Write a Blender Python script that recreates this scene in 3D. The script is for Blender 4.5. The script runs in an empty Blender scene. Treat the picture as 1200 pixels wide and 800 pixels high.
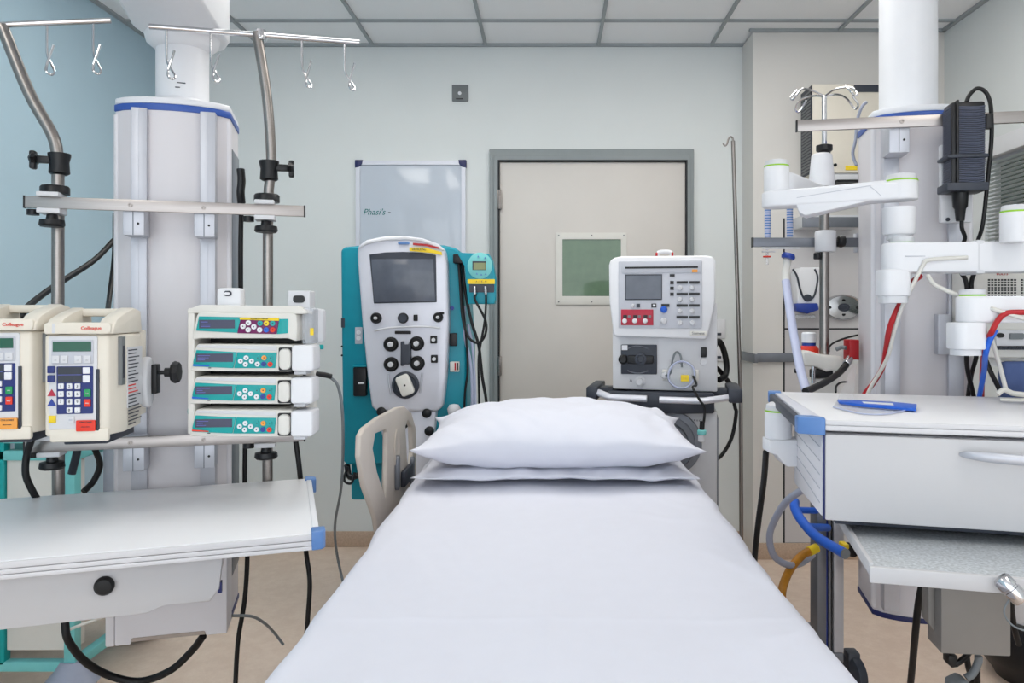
import bpy, bmesh, math, random
from mathutils import Vector, Matrix, noise
random.seed(7)
SC = bpy.context.scene
COL = SC.collection
R = math.radians
# ------------------------------------------------------------------ camera, world, exposure
CZ = 1.236; FPX = 900.0; VX, VY = 645.0, 368.0
cd = bpy.data.cameras.new('camera'); cam = bpy.data.objects.new('camera', cd); COL.objects.link(cam)
cam.location = (0, 0, CZ); cam.rotation_euler = (R(90), 0, 0)
cd.sensor_fit = 'HORIZONTAL'; cd.sensor_width = 36.0; cd.lens = 36.0*FPX/1200
cd.shift_x = -(VX-600)/1200; cd.shift_y = (VY-400)/1200
cd.clip_start = 0.05; cd.clip_end = 60
SC.camera = cam
w = bpy.data.worlds.new('world'); SC.world = w; w.use_nodes = True
w.node_tree.nodes['Background'].inputs[0].default_value = (0.90, 0.95, 1.0, 1)
w.node_tree.nodes['Background'].inputs[1].default_value = 2.5
LAMP = 6.0
SC.view_settings.view_transform = 'Standard'; SC.view_settings.look = 'None'
SC.view_settings.exposure = 0.0; SC.view_settings.gamma = 1.0
SC.view_settings.use_curve_mapping = False
# ------------------------------------------------------------------ materials
def lin(c):
    c = c/255.0
    return c/12.92 if c <= 0.04045 else ((c+0.055)/1.055)**2.4
def rgb(*c): return (lin(c[0]), lin(c[1]), lin(c[2]), 1)
def mat(name, c, rough=0.5, metal=0.0, var=0.04, scale=25, bump=0.0, bscale=200, trans=0.0, alpha=1.0, emit=0, coat=0, stretch=None, ior=1.45):
    m = bpy.data.materials.new(name); m.use_nodes = True
    nt = m.node_tree; b = nt.nodes['Principled BSDF']
    co = nt.nodes.new('ShaderNodeTexCoord'); mp = nt.nodes.new('ShaderNodeMapping')
    nt.links.new(co.outputs['Object'], mp.inputs[0])
    if stretch: mp.inputs['Scale'].default_value = stretch
    n = nt.nodes.new('ShaderNodeTexNoise'); n.inputs['Scale'].default_value = scale; n.inputs['Detail'].default_value = 4
    nt.links.new(mp.outputs[0], n.inputs['Vector'])
    r = nt.nodes.new('ShaderNodeValToRGB'); col = rgb(*c)
    r.color_ramp.elements[0].position = 0.3; r.color_ramp.elements[1].position = 0.7
    r.color_ramp.elements[0].color = tuple(max(0, x*(1-var)) for x in col[:3])+(1,)
    r.color_ramp.elements[1].color = tuple(min(1, x*(1+var)) for x in col[:3])+(1,)
    nt.links.new(n.outputs['Fac'], r.inputs[0]); nt.links.new(r.outputs[0], b.inputs['Base Color'])
    b.inputs['Roughness'].default_value = rough; b.inputs['Metallic'].default_value = metal
    b.inputs['Transmission Weight'].default_value = trans; b.inputs['Alpha'].default_value = alpha
    b.inputs['Coat Weight'].default_value = coat; b.inputs['IOR'].default_value = ior
    if emit:
        b.inputs['Emission Color'].default_value = col; b.inputs['Emission Strength'].default_value = emit
    if bump:
        n2 = nt.nodes.new('ShaderNodeTexNoise'); n2.inputs['Scale'].default_value = bscale; n2.inputs['Detail'].default_value = 3
        nt.links.new(mp.outputs[0], n2.inputs['Vector'])
        bp = nt.nodes.new('ShaderNodeBump'); bp.inputs['Strength'].default_value = bump; bp.inputs['Distance'].default_value = 0.01
        nt.links.new(n2.outputs['Fac'], bp.inputs['Height']); nt.links.new(bp.outputs[0], b.inputs['Normal'])
    return m
M = dict(
 wall=mat('wall_paint', (222,226,226), 0.6, var=0.015, scale=3, bump=0.03),
 blue=mat('blue_wall_paint', (182,208,222), 0.6, var=0.015, scale=3, bump=0.03),
 warm=mat('warm_white_laminate', (220,217,213), 0.45, var=0.015, scale=3),
 greylam=mat('grey_laminate', (204,201,202), 0.45, var=0.02, scale=3),
 door=mat('door_laminate', (212,207,202), 0.45, var=0.02, scale=4),
 dframe=mat('door_frame_paint', (140,147,149), 0.45, var=0.02),
 darkgap=mat('dark_gap', (40,42,46), 0.7),
 steel=mat('brushed_steel', (150,144,140), 0.3, 1.0, var=0.06, scale=60, stretch=(1,1,12)),
 railsteel=mat('rail_steel', (166,160,157), 0.33, 1.0, var=0.05, scale=40, stretch=(0.3,0.3,10)),
 chrome=mat('chrome', (205,205,208), 0.12, 1.0, var=0.02),
 alu=mat('aluminium', (192,194,202), 0.38, 0.35, var=0.02),
 aluD=mat('aluminium_dark', (120,124,132), 0.4, 0.5, var=0.04),
 body=mat('pendant_white', (222,221,226), 0.35, var=0.012, scale=4),
 bodyG=mat('pendant_grey', (216,213,217), 0.4, var=0.012, scale=4),
 white=mat('white_plastic', (228,229,233), 0.35, var=0.01),
 gwhite=mat('grey_white_plastic', (212,213,217), 0.4, var=0.015),
 offw=mat('off_white_plastic', (222,220,214), 0.4, var=0.015),
 cream=mat('cream_plastic', (226,219,206), 0.4, var=0.015),
 black=mat('black_plastic', (15,16,20), 0.4, var=0.1),
 blackr=mat('black_rubber', (10,10,13), 0.5, var=0.1),
 charc=mat('charcoal_plastic', (52,57,68), 0.45, var=0.06),
 navyp=mat('navy_plastic', (28,36,90), 0.4, var=0.04),
 bluet=mat('blue_trim_plastic', (52,88,168), 0.4, var=0.03),
 bluec=mat('pale_blue_bumper', (92,132,190), 0.4, var=0.03),
 bluev=mat('bright_blue_plastic', (32,96,205), 0.4, var=0.04),
 dblue=mat('deep_blue_plastic', (36,62,150), 0.35, var=0.04),
 teal=mat('teal_plastic', (0,140,160), 0.4, var=0.03),
 tealL=mat('aqua_paint', (120,200,200), 0.4, var=0.03),
 tealP=mat('turquoise_membrane', (10,160,160), 0.35, var=0.03),
 purple=mat('purple_membrane', (112,16,88), 0.35, var=0.03),
 yellow=mat('yellow_label', (238,206,40), 0.5, var=0.03),
 orange=mat('orange_label', (238,160,70), 0.5, var=0.03),
 redl=mat('red_label', (226,56,36), 0.5, var=0.03),
 rib=mat('rib_plastic', (84,90,108), 0.45, var=0.05),
 dpane=mat('pane_painted_dark', (84,98,94), 0.12, var=0.05),  # opaque; colour holds the darkness seen through and reflected in the glass
 red=mat('red_plastic', (176,24,32), 0.4, var=0.04),
 crim=mat('crimson_panel', (176,34,60), 0.4, var=0.04),
 green=mat('green_key', (30,150,90), 0.4, var=0.03),
 lime=mat('lime_ring', (150,205,50), 0.4, var=0.03),
 lcd=mat('lcd_screen', (52,56,84), 0.15, var=0.1),
 lcdtxt=mat('lcd_text', (86,92,170), 0.4, emit=0.1),
 glcd=mat('green_lcd', (28,88,68), 0.2, var=0.05),
 olcd=mat('olive_lcd', (132,140,96), 0.3, var=0.05),
 screen=mat('dark_glass_screen', (92,98,110), 0.14, var=0.12, scale=18),
 silver=mat('silver_plastic', (216,218,228), 0.35, 0.15, var=0.015),
 panelg=mat('grey_panel', (190,193,202), 0.4, var=0.02),
 navyk=mat('navy_keypad', (22,40,110), 0.35, var=0.05),
 bedrail=mat('beige_grey_plastic', (196,187,178), 0.4, var=0.02, scale=10),
 sheet=mat('white_cotton', (213,215,226), 0.85, var=0.008, bump=0.06, bscale=12),
 pillow=mat('pillow_cotton', (214,216,227), 0.85, var=0.008, bump=0.10, bscale=14),
 mattress=mat('mattress_cover', (90,100,130), 0.6),
 lam=mat('white_worktop', (232,232,235), 0.35, var=0.01, scale=6),
 lamE=mat('worktop_edge', (212,211,214), 0.4, var=0.02),
 drawer=mat('drawer_front', (196,195,197), 0.4, var=0.012, scale=5),
 tray=mat('speckled_tray', (184,188,192), 0.5, var=0.24, scale=180),
 greybox=mat('grey_box_metal', (138,134,130), 0.45, var=0.03, scale=8),
 tubew=mat('clear_tubing', (186,192,218), 0.3, var=0.03),
 cord=mat('grey_cord', (118,124,128), 0.5, var=0.04),
 whitec=mat('white_cord', (216,214,208), 0.5, var=0.03),
 amber=mat('amber_hose', (176,118,24), 0.4, var=0.12, scale=60),
 greyh=mat('blue_grey_hose', (156,162,180), 0.4, var=0.04),
 whiteb=mat('whiteboard_enamel', (196,204,216), 0.08, var=0.01, scale=3, coat=0.3),
 plateg=mat('grey_switch_plate', (112,116,118), 0.4, var=0.05),
 clearp=mat('clear_plastic', (226,232,240), 0.12, alpha=0.28, var=0.01),
 crate=mat('translucent_crate', (196,202,216), 0.3, alpha=0.5, var=0.03),
 lav=mat('lavender_folder', (164,172,204), 0.6, var=0.1, scale=9),
 bluepad=mat('blue_cloth_pad', (78,96,142), 0.8, var=0.2, scale=14, bump=0.3, bscale=20),
 slat=mat('blind_slats', (206,212,210), 0.5, var=0.03),
 lampd=mat('lamp_diffuser', (255,252,246), 0.5, var=0.0, emit=LAMP),
 grid=mat('ceiling_grid', (158,164,167), 0.5),
 teeal=mat('teal_ink', (10,110,110), 0.6),
 ink=mat('dark_ink', (60,62,72), 0.6),
)
def floor_mat():
    m = mat('vinyl_floor', (232,208,190), 0.42, var=0.06, scale=220); nt = m.node_tree
    b = nt.nodes['Principled BSDF']; src = b.inputs['Base Color'].links[0].from_socket
    n = nt.nodes.new('ShaderNodeTexNoise'); n.inputs['Scale'].default_value = 14; n.inputs['Detail'].default_value = 8; n.inputs['Roughness'].default_value = .75
    co = nt.nodes.new('ShaderNodeTexCoord'); nt.links.new(co.outputs['Object'], n.inputs['Vector'])
    r = nt.nodes.new('ShaderNodeValToRGB'); r.color_ramp.elements[0].position = .42; r.color_ramp.elements[1].position = .62
    r.color_ramp.elements[0].color = rgb(214,192,174); r.color_ramp.elements[1].color = rgb(234,216,200)
    nt.links.new(n.outputs['Fac'], r.inputs[0])
    mx = nt.nodes.new('ShaderNodeMix'); mx.data_type = 'RGBA'; mx.inputs[0].default_value = .5
    nt.links.new(src, mx.inputs[6]); nt.links.new(r.outputs[0], mx.inputs[7]); nt.links.new(mx.outputs[2], b.inputs['Base Color'])
    return m
M['floor'] = floor_mat()
M['skirt'] = mat('vinyl_skirting', (190,166,146), 0.45, var=0.10, scale=120)
M['tile'] = mat('ceiling_tile', (246,247,249), 0.7, var=0.02, scale=300, bump=0.05, bscale=400)
def glass_mat():
    m = bpy.data.materials.new('green_wired_glass'); m.use_nodes = True; nt = m.node_tree; b = nt.nodes['Principled BSDF']
    n = nt.nodes.new('ShaderNodeTexNoise'); n.inputs['Scale'].default_value = 6
    r = nt.nodes.new('ShaderNodeValToRGB'); r.color_ramp.elements[0].color = rgb(92,116,96); r.color_ramp.elements[1].color = rgb(112,138,112)
    nt.links.new(n.outputs['Fac'], r.inputs[0]); nt.links.new(r.outputs[0], b.inputs['Base Color'])
    b.inputs['Roughness'].default_value = 0.06; return m
M['dglass'] = glass_mat()
M['wglass'] = mat('window_glass', (186,206,198), 0.05, alpha=0.35, var=0.01)

# ------------------------------------------------------------------ frames and geometry helpers
class Frame:
    def __init__(s, o=(0, 0), deg=0):
        s.o = Vector((o[0], o[1], 0)); s.a = R(deg); s.M = Matrix.Translation(s.o) @ Matrix.Rotation(s.a, 4, 'Z')
        s.u = Vector((math.cos(s.a), math.sin(s.a), 0)); s.n = Vector((-math.sin(s.a), math.cos(s.a), 0))
    def __call__(s, px, py, w=0.0):            # where a sight line meets the vertical plane at depth w of this frame
        d = Vector(((px-VX)/FPX, 1, (VY-py)/FPX)); c = Vector((0, 0, CZ))
        t = (w + s.n.dot(s.o - c))/s.n.dot(d); p = c + d*t; q = p - s.o
        return Vector((q.dot(s.u), w, p.z))
W = Frame()
WM = {}
def wm(o): return WM.get(o.name, Matrix.Identity(4))
def smooth_pts(pts, n=6):
    pts = [Vector(p) for p in pts]
    if len(pts) < 3: return pts
    out = []; P = [pts[0]*2-pts[1]]+pts+[pts[-1]*2-pts[-2]]
    for i in range(1, len(P)-2):
        a, b, c, d = P[i-1], P[i], P[i+1], P[i+2]
        for k in range(n):
            t = k/n
            out.append(0.5*((2*b)+(c-a)*t+(2*a-5*b+4*c-d)*t*t+(3*b-a-3*c+d)*t**3))
    out.append(pts[-1]); return out
def rr(x0, x1, z0, z1, r, n=5):
    if x0 > x1: x0, x1 = x1, x0
    if z0 > z1: z0, z1 = z1, z0
    r = min(r, (x1-x0)/2.001, (z1-z0)/2.001); out = []
    for cx, cz, a0 in ((x1-r, z1-r, 0), (x0+r, z1-r, 90), (x0+r, z0+r, 180), (x1-r, z0+r, 270)):
        for k in range(n+1):
            a = R(a0+90*k/n); out.append((cx+r*math.cos(a), cz+r*math.sin(a)))
    return out
class MB:
    def __init__(s, m, F=W):
        s.bm = bmesh.new(); s.mats = [M[m] if isinstance(m, str) else m]; s.F = F
    def _mi(s, m):
        if m is None: return 0
        m = M[m] if isinstance(m, str) else m
        if m not in s.mats: s.mats.append(m)
        return s.mats.index(m)
    def _merge(s, t, m):
        i = s._mi(m); bmesh.ops.recalc_face_normals(t, faces=t.faces)
        for f in t.faces: f.material_index = i
        me = bpy.data.meshes.new('t'); t.to_mesh(me); t.free(); s.bm.from_mesh(me); bpy.data.meshes.remove(me); return s
    def box(s, x0, x1, y0, y1, z0, z1, m=None, b=0.0, seg=2):
        t = bmesh.new(); bmesh.ops.create_cube(t, size=1)
        for v in t.verts: v.co = Vector(((x0+x1)/2+v.co.x*abs(x1-x0), (y0+y1)/2+v.co.y*abs(y1-y0), (z0+z1)/2+v.co.z*abs(z1-z0)))
        if b: bmesh.ops.bevel(t, geom=list(t.edges), offset=b, segments=seg, affect='EDGES', profile=.5, clamp_overlap=True)
        return s._merge(t, m)
    def prism(s, poly, a0, a1, axis='y', m=None, b=0.0, holes=None, seg=2):
        def P(p, a):
            return Vector((p[0], a, p[1])) if axis == 'y' else Vector((p[0], p[1], a)) if axis == 'z' else Vector((a, p[0], p[1]))
        t = bmesh.new()
        loops = [poly]+(holes or [])
        if holes:
            es = []
            for lp in loops:
                vs = [t.verts.new(P(p, a0)) for p in lp]
                es += [t.edges.new((vs[i], vs[(i+1) % len(vs)])) for i in range(len(vs))]
            bmesh.ops.triangle_fill(t, use_beauty=True, use_dissolve=False, edges=es)
            r = bmesh.ops.extrude_face_region(t, geom=list(t.faces)+list(t.edges))
            d = P((0, 0), a1)-P((0, 0), a0)
            bmesh.ops.translate(t, vec=d, verts=[g for g in r['geom'] if isinstance(g, bmesh.types.BMVert)])
            # close: faces at a0 remain
        else:
            va = [t.verts.new(P(p, a0)) for p in poly]; vb = [t.verts.new(P(p, a1)) for p in poly]; n = len(poly)
            t.faces.new(va); t.faces.new(vb[::-1])
            for i in range(n): t.faces.new((va[i], va[(i+1) % n], vb[(i+1) % n], vb[i]))
        if b:
            bmesh.ops.recalc_face_normals(t, faces=t.faces)
            caps = [e for e in t.edges if len(e.link_faces) == 2 and e.calc_face_angle(0) > R(40)]
            bmesh.ops.bevel(t, geom=caps, offset=b, segments=seg, affect='EDGES', profile=.5, clamp_overlap=True)
        return s._merge(t, m)
    def cyl(s, p0, p1, r, r2=None, m=None, n=20, b=0.0):
        p0, p1 = Vector(p0), Vector(p1); r2 = r if r2 is None else r2
        L = (p1-p0).length
        if b: prof = [(r-b, 0), (r, b), (r2, L-b), (r2-b, L)]
        else: prof = [(r, 0), (r2, L)]
        return s.lathe(prof, p0, p1-p0, m, n)
    def lathe(s, prof, c, ax=(0, 0, 1), m=None, n=24, sx=1, sy=1):
        t = bmesh.new(); q = Vector(ax).to_track_quat('Z', 'Y'); c = Vector(c); rings = []
        for (r, z) in prof:
            if r < 1e-6: rings.append([t.verts.new(c+q @ Vector((0, 0, z)))])
            else: rings.append([t.verts.new(c+q @ Vector((r*sx*math.cos(2*math.pi*k/n), r*sy*math.sin(2*math.pi*k/n), z))) for k in range(n)])
        for A, B in zip(rings, rings[1:]):
            for k in range(n):
                j = (k+1) % n
                if len(A) == 1 and len(B) == 1: continue
                if len(A) == 1: t.faces.new((A[0], B[k], B[j]))
                elif len(B) == 1: t.faces.new((A[k], A[j], B[0]))
                else: t.faces.new((A[k], A[j], B[j], B[k]))
        if len(rings[0]) > 1: t.faces.new(rings[0])
        if len(rings[-1]) > 1: t.faces.new(rings[-1])
        return s._merge(t, m)
    def tube(s, pts, r, m=None, n=10, sm=6, flat=1.0):
        P = smooth_pts(pts, sm) if sm > 1 else [Vector(p) for p in pts]
        t = bmesh.new(); prev = None; rings = []
        for i, p in enumerate(P):
            d = (P[min(i+1, len(P)-1)]-P[max(i-1, 0)])
            if d.length < 1e-9: continue
            d.normalize()
            if prev is None:
                a = Vector((0, 0, 1)) if abs(d.z) < .9 else Vector((1, 0, 0)); u = d.cross(a).normalized()
            else:
                u = prev-d*prev.dot(d)
                u = u.normalized() if u.length > 1e-6 else prev
            prev = u; v = d.cross(u)
            rings.append([t.verts.new(p+(u*math.cos(2*math.pi*k/n)+v*flat*math.sin(2*math.pi*k/n))*r) for k in range(n)])
        for A, B in zip(rings, rings[1:]):
            for k in range(n): t.faces.new((A[k], A[(k+1) % n], B[(k+1) % n], B[k]))
        t.faces.new(rings[0][::-1]); t.faces.new(rings[-1])
        return s._merge(t, m)
    def quad(s, pts, m=None):
        t = bmesh.new(); t.faces.new([t.verts.new(Vector(p)) for p in pts]); return s._merge(t, m)
    def text(s, txt, p, size, m='ink', face=None, depth=0.0006, shear=0, align='CENTER', a=0):
        cu = bpy.data.curves.new('t', 'FONT'); cu.body = txt; cu.size = size; cu.extrude = depth; cu.align_x = align; cu.align_y = 'CENTER'; cu.shear = shear; cu.resolution_u = 2
        o = bpy.data.objects.new('t', cu); COL.objects.link(o)
        me = bpy.data.meshes.new_from_object(o.evaluated_get(bpy.context.evaluated_depsgraph_get()))
        t = bmesh.new(); t.from_mesh(me)
        X = Matrix.Translation(Vector(p)) @ (face if face is not None else Matrix.Identity(4)) @ Matrix.Rotation(R(90), 4, 'X') @ Matrix.Rotation(R(a), 4, 'Z')
        t.transform(X); bpy.data.objects.remove(o); bpy.data.curves.remove(cu); bpy.data.meshes.remove(me)
        return s._merge(t, m)
    def build(s, name, parent=None, ang=40, label=None):
        s.bm.transform(s.F.M); vs = [v.co for v in s.bm.verts]
        lo = Vector((min(v[i] for v in vs) for i in range(3))); hi = Vector((max(v[i] for v in vs) for i in range(3)))
        rot = s.F.M.to_3x3().to_4x4() if parent is None else wm(parent).to_3x3().to_4x4()
        X = Matrix.Translation(Vector(((lo.x+hi.x)/2, (lo.y+hi.y)/2, lo.z))) @ rot
        s.bm.transform(X.inverted())
        me = bpy.data.meshes.new(name); s.bm.to_mesh(me); s.bm.free()
        for m in s.mats: me.materials.append(m)
        for p in me.polygons: p.use_smooth = True
        me.set_sharp_from_angle(angle=R(ang))
        o = bpy.data.objects.new(name, me); COL.objects.link(o)
        WM[o.name] = X
        if parent is not None:
            o.parent = parent; o.matrix_basis = wm(parent).inverted() @ X
        else: o.matrix_basis = X
        if label: o['label'] = label
        return o
def thing(name, label, cat, F=W, at=(0, 0, 0), group=None):
    o = bpy.data.objects.new(name, None); COL.objects.link(o); o.empty_display_size = .05
    X = F.M @ Matrix.Translation(Vector(at)); o.matrix_basis = X; WM[o.name] = X
    o['label'] = label; o['category'] = cat
    if group: o['group'] = group
    return o
def tag(o, label, cat, group=None):
    o['label'] = label; o['category'] = cat
    if group: o['group'] = group
    return o
def struct(o): o['kind'] = 'structure'; return o
def copy_tree(o, X=None, parent=None):
    c = o.copy(); COL.objects.link(c)
    if parent is None: c.matrix_basis = X @ o.matrix_basis; WM[c.name] = c.matrix_basis.copy()
    else: c.parent = parent
    for ch in [k for k in bpy.data.objects if k.parent == o]: copy_tree(ch, None, c)
    return c
V = Vector

# ================================================================== ROOM
YB = 4.09; XL = -2.09; XR = 1.99; ZC = 2.66; YF = -2.4; YP = 3.88; XP = 1.023
struct(MB('floor').box(XL-.1, XR+.1, YF, YB+.1, -.05, 0).build('floor'))
struct(MB('wall').box(XL-.1, XR+.1, YB, YB+.1, 0, ZC).build('wall_back'))
struct(MB('blue').box(XL-.1, XL, YF, YB, 0, ZC).build('wall_left'))
# right wall with a window opening (Y 1.6..3.52, z 1.05..2.02)
wy0, wy1, wz0, wz1 = 1.5, 3.52, 1.0, 1.965
struct(MB('wall').box(XR, XR+.1, YF, wy0, 0, ZC).box(XR, XR+.1, wy1, YB, 0, ZC).box(XR, XR+.1, wy0, wy1, 0, wz0).box(XR, XR+.1, wy0, wy1, wz1, ZC).build('wall_right'))
# shallow service wall bay on the right of the door
struct(MB('warm').box(XP, XR, YP, YB, 0, ZC).build('wall_bay'))
g = MB('darkgap').box(1.176, 1.184, YP-.002, YP, .06, 1.72).box(1.18, XR, YP-.002, YP, 1.158, 1.166).box(1.18, XR, YP-.002, YP, .075, .083)
struct(g.build('trim_1'))
struct(MB('greylam').box(1.184, XR, YP-.0015, YP, .083, 1.158).box(1.184, XR, YP-.0015, YP, 1.166, 1.72).build('trim_2'))
struct(MB('aluD').box(XP+.02, 1.33, YP-.018, YP, .995, 1.04, b=.003).box(XP-.018, XP, YP-.1, YB-.01, .995, 1.04, b=.003).build('trim_3'))
def skirt(x0, x1, y0, y1, nm): struct(MB('skirt').box(x0, x1, y0, y1, 0, .082, b=.003).build(nm))
skirt(XL, -.35, YB-.012, YB, 'baseboard_back'); skirt(.80, XP, YB-.012, YB, 'baseboard_back_right')
skirt(XL, XL+.012, YF, YB-.012, 'baseboard_left'); skirt(XR-.012, XR, YF, YP-.012, 'baseboard_right')
skirt(XP, XR, YP-.012, YP, 'baseboard_bay')
struct(MB('tile').box(XL-.1, XR+.1, YF, YB+.1, ZC+.012, ZC+.06).build('ceiling'))
gr = MB('grid')
for k in range(-4, 5):
    x = -.345+.6*k
    if XL < x < XR: gr.box(x-.008, x+.008, YF, YB, ZC, ZC+.013)
y = 3.745
while y > YF:
    gr.box(XL, XR, y-.008, y+.008, ZC+.001, ZC+.0135); y -= .6
gr.box(XL, XR, YB-.02, YB, ZC-.002, ZC+.014).box(XL, XL+.02, YF, YB, ZC-.002, ZC+.014).box(XR-.02, XR, YF, YB, ZC-.002, ZC+.014)
gr.box(XP-.02, XR, YP-.02, YP, ZC-.002, ZC+.014)
struct(gr.build('trim_4'))
# ceiling lights; those ahead of the viewer are added unseen to brighten the back
lt_lab = {(-1.545, 2.545): 'square ceiling light panel behind the left equipment column', (.855, 2.545): 'square ceiling light panel behind the right equipment column', (-1.545, -.455): 'ceiling light panel over the left side behind the viewer', (.855, -.455): 'ceiling light panel over the right side behind the viewer',
          (-.945, 1.945): 'added ceiling fill light above the pillows, on the left, out of view', (.255, 1.945): 'added ceiling fill light above the pillows, on the right, out of view'}
for (x, y), lab in lt_lab.items():
    ly = .6 if 'square' in lab else 1.2
    t = thing('ceiling_light', lab, 'light', at=(x+.3, y+ly/2, ZC-.02))
    MB('grid').prism([(x+.0, y), (x+.6, y), (x+.6, y+ly), (x, y+ly)], ZC-.012, ZC+.004, 'z', holes=[[(x+.04, y+.04), (x+.56, y+.04), (x+.56, y+ly-.04), (x+.04, y+ly-.04)]]).build('light_frame', t)
    MB('lampd').box(x+.04, x+.56, y+.04, y+ly-.04, ZC-.004, ZC+.006).build('diffuser', t)

# door
def dp(px, py): return W(px, py, YB)
dx0, dx1 = dp(586, 0).x, dp(802, 0).x; dzt = dp(0, 191).z
fx0, fx1, fzt = dp(574, 0).x, dp(812, 0).x, dp(0, 176).z
fr = MB('dframe')
def U(a0, a1, at_, b0, b1, bt): return [(a0, 0), (a0, at_), (a1, at_), (a1, 0), (b1, 0), (b1, bt), (b0, bt), (b0, 0)]
fr.prism(U(fx0, fx1, fzt, dx0-.004, dx1+.004, dzt+.004), YB-.03, YB, b=.003)
fr.prism(U(fx0+.024, fx1-.024, dzt+.032, dx0-.003, dx1+.003, dzt+.003), YB-.042, YB-.029, b=.002)
fr.prism(U(dx0-.009, dx1+.009, dzt+.009, dx0-.001, dx1+.001, dzt+.001), YB-.0435, YB-.02, m='darkgap')
dr = struct(MB('door').box(dx0, dx1, YB-.026, YB-.001, .01, dzt, b=.002).build('door_1'))
fo = fr.build('door_frame', dr)
for pz in (235, 428):
    z = dp(0, pz).z; h = MB('steel').box(dx0-.012, dx0+.01, YB-.046, YB-.024, z-.05, z+.05, b=.002)
    for k in range(5): h.cyl((dx0-.001, YB-.048, z-.05+k*.0205), (dx0-.001, YB-.048, z-.032+k*.0205), .007)
    h.build('hinge', dr)
vx0, vx1, vz0, vz1 = dp(659, 0).x, dp(727, 0).x, dp(0, 347).z, dp(0, 281).z
vf = MB('door').prism(rr(vx0-.035, vx1+.03, vz0-.045, vz1+.035, .003), YB-.036, YB-.024, m='offw', b=.002, holes=[[(vx0, vz0), (vx1, vz0), (vx1, vz1), (vx0, vz1)]])
for sx in (vx0-.02, (vx0+vx1)/2, vx1+.015):
    for sz in (vz0-.03, vz1+.02): vf.cyl((sx, YB-.038, sz), (sx, YB-.035, sz), .004, m='plateg', n=10)
vf = vf.build('vision_frame', dr)
MB('dglass').box(vx0, vx1, YB-.028, YB-.024, vz0, vz1).build('pane', dr)
# grey square wall plate
t = thing('wall_plate', 'small dark grey square plate with a white centre dot, high on the back wall', 'wall plate', at=(dp(540, 0).x, YB, dp(0, 119).z))
a, b_ = dp(530, 119), dp(549, 100); MB('plateg').box(a.x, b_.x, YB-.012, YB, a.z, b_.z, b=.003).build('plate', t)
a = dp(539, 110); MB('white').cyl((a.x, YB-.016, a.z), (a.x, YB-.011, a.z), .009).build('indicator', t)
a = dp(539, 116.5); MB('black').box(a.x-.02, a.x+.018, YB-.014, YB-.011, a.z-.003, a.z+.003).build('slot', t)
# white double sockets behind the ventilator
for py, lab in ((385, 'upper white wall socket beside the ventilator'), (412, 'lower white wall socket beside the ventilator')):
    a = dp(842, py)
    t = thing('wall_socket', lab, 'socket', at=(a.x, YB, a.z))
    MB('white').box(a.x-.035, a.x+.035, YB-.01, YB, a.z-.05, a.z+.05, b=.003).build('faceplate', t)
    MB('charc').box(a.x-.012, a.x+.012, YB-.014, YB-.009, a.z-.035, a.z-.022, b=.001).build('switch', t)
# window on the right wall
wf = MB('white')
wf.prism([(wy0, wz0), (wy1, wz0), (wy1, wz1), (wy0, wz1)], XR+.02, XR+.08, 'x', holes=[[(wy0+.05, wz0+.05), (wy1-.05, wz0+.05), (wy1-.05, wz1-.05), (wy0+.05, wz1-.05)]])
wf.box(XR+.02, XR+.08, 2.48, 2.53, wz0+.05, wz1-.05)
win = struct(wf.build('window_1'))
MB('dpane').box(XR+.045, XR+.05, wy0+.05, wy1-.05, wz0+.05, wz1-.05).build('pane', win)
t = thing('venetian_blind', 'white horizontal slatted blind in the window on the right wall', 'blind', at=(XR, 2.5, wz0))
MB('white').box(XR-.03, XR+.01, wy0-.03, wy1+.04, wz1-.03, wz1+.05, b=.006).build('headrail', t)
sl = MB('slat'); z = wz1-.05
while z > wz0+.02:
    sl.quad([(XR-.004, wy0+.01, z+.004), (XR-.004, wy1-.01, z+.004), (XR+.014, wy1-.01, z-.003), (XR+.014, wy0+.01, z-.003)]); z -= .018
so = sl.build('slats', t)
# whiteboard
a, b_ = dp(418, 300), dp(546, 189); zb = .95
t = thing('whiteboard', 'whiteboard with a silver frame and dark blue corners on the back wall', 'whiteboard', at=((a.x+b_.x)/2, YB, zb))
MB('silver').prism([(a.x, zb), (b_.x, zb), (b_.x, b_.z), (a.x, b_.z)], YB-.022, YB-.001, holes=[[(a.x+.022, zb+.022), (b_.x-.022, zb+.022), (b_.x-.022, b_.z-.022), (a.x+.022, b_.z-.022)]]).build('frame', t)
wb = MB('whiteb').box(a.x+.02, b_.x-.02, YB-.014, YB-.004, zb+.02, b_.z-.02)
wb.text("Phasi's", (dp(439, 0).x, YB-.0146, dp(0, 249).z), .045, 'teeal', shear=.3, depth=.0008); wb.text("-", (dp(457, 0).x, YB-.0146, dp(0, 248.5).z), .05, 'ink')
wb.build('writing_surface', t)
for cx, sx in ((a.x, 1), (b_.x, -1)):
    for cz, sz in ((b_.z, -1), (zb, 1)):
        MB('navyp').prism([(cx-.004*sx, cz-.004*sz), (cx+.038*sx, cz-.004*sz), (cx+.034*sx, cz+.018*sz), (cx+.018*sx, cz+.034*sz), (cx-.004*sx, cz+.038*sz)], YB-.026, YB-.001, b=.003).build('corner_cap', t)

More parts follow.
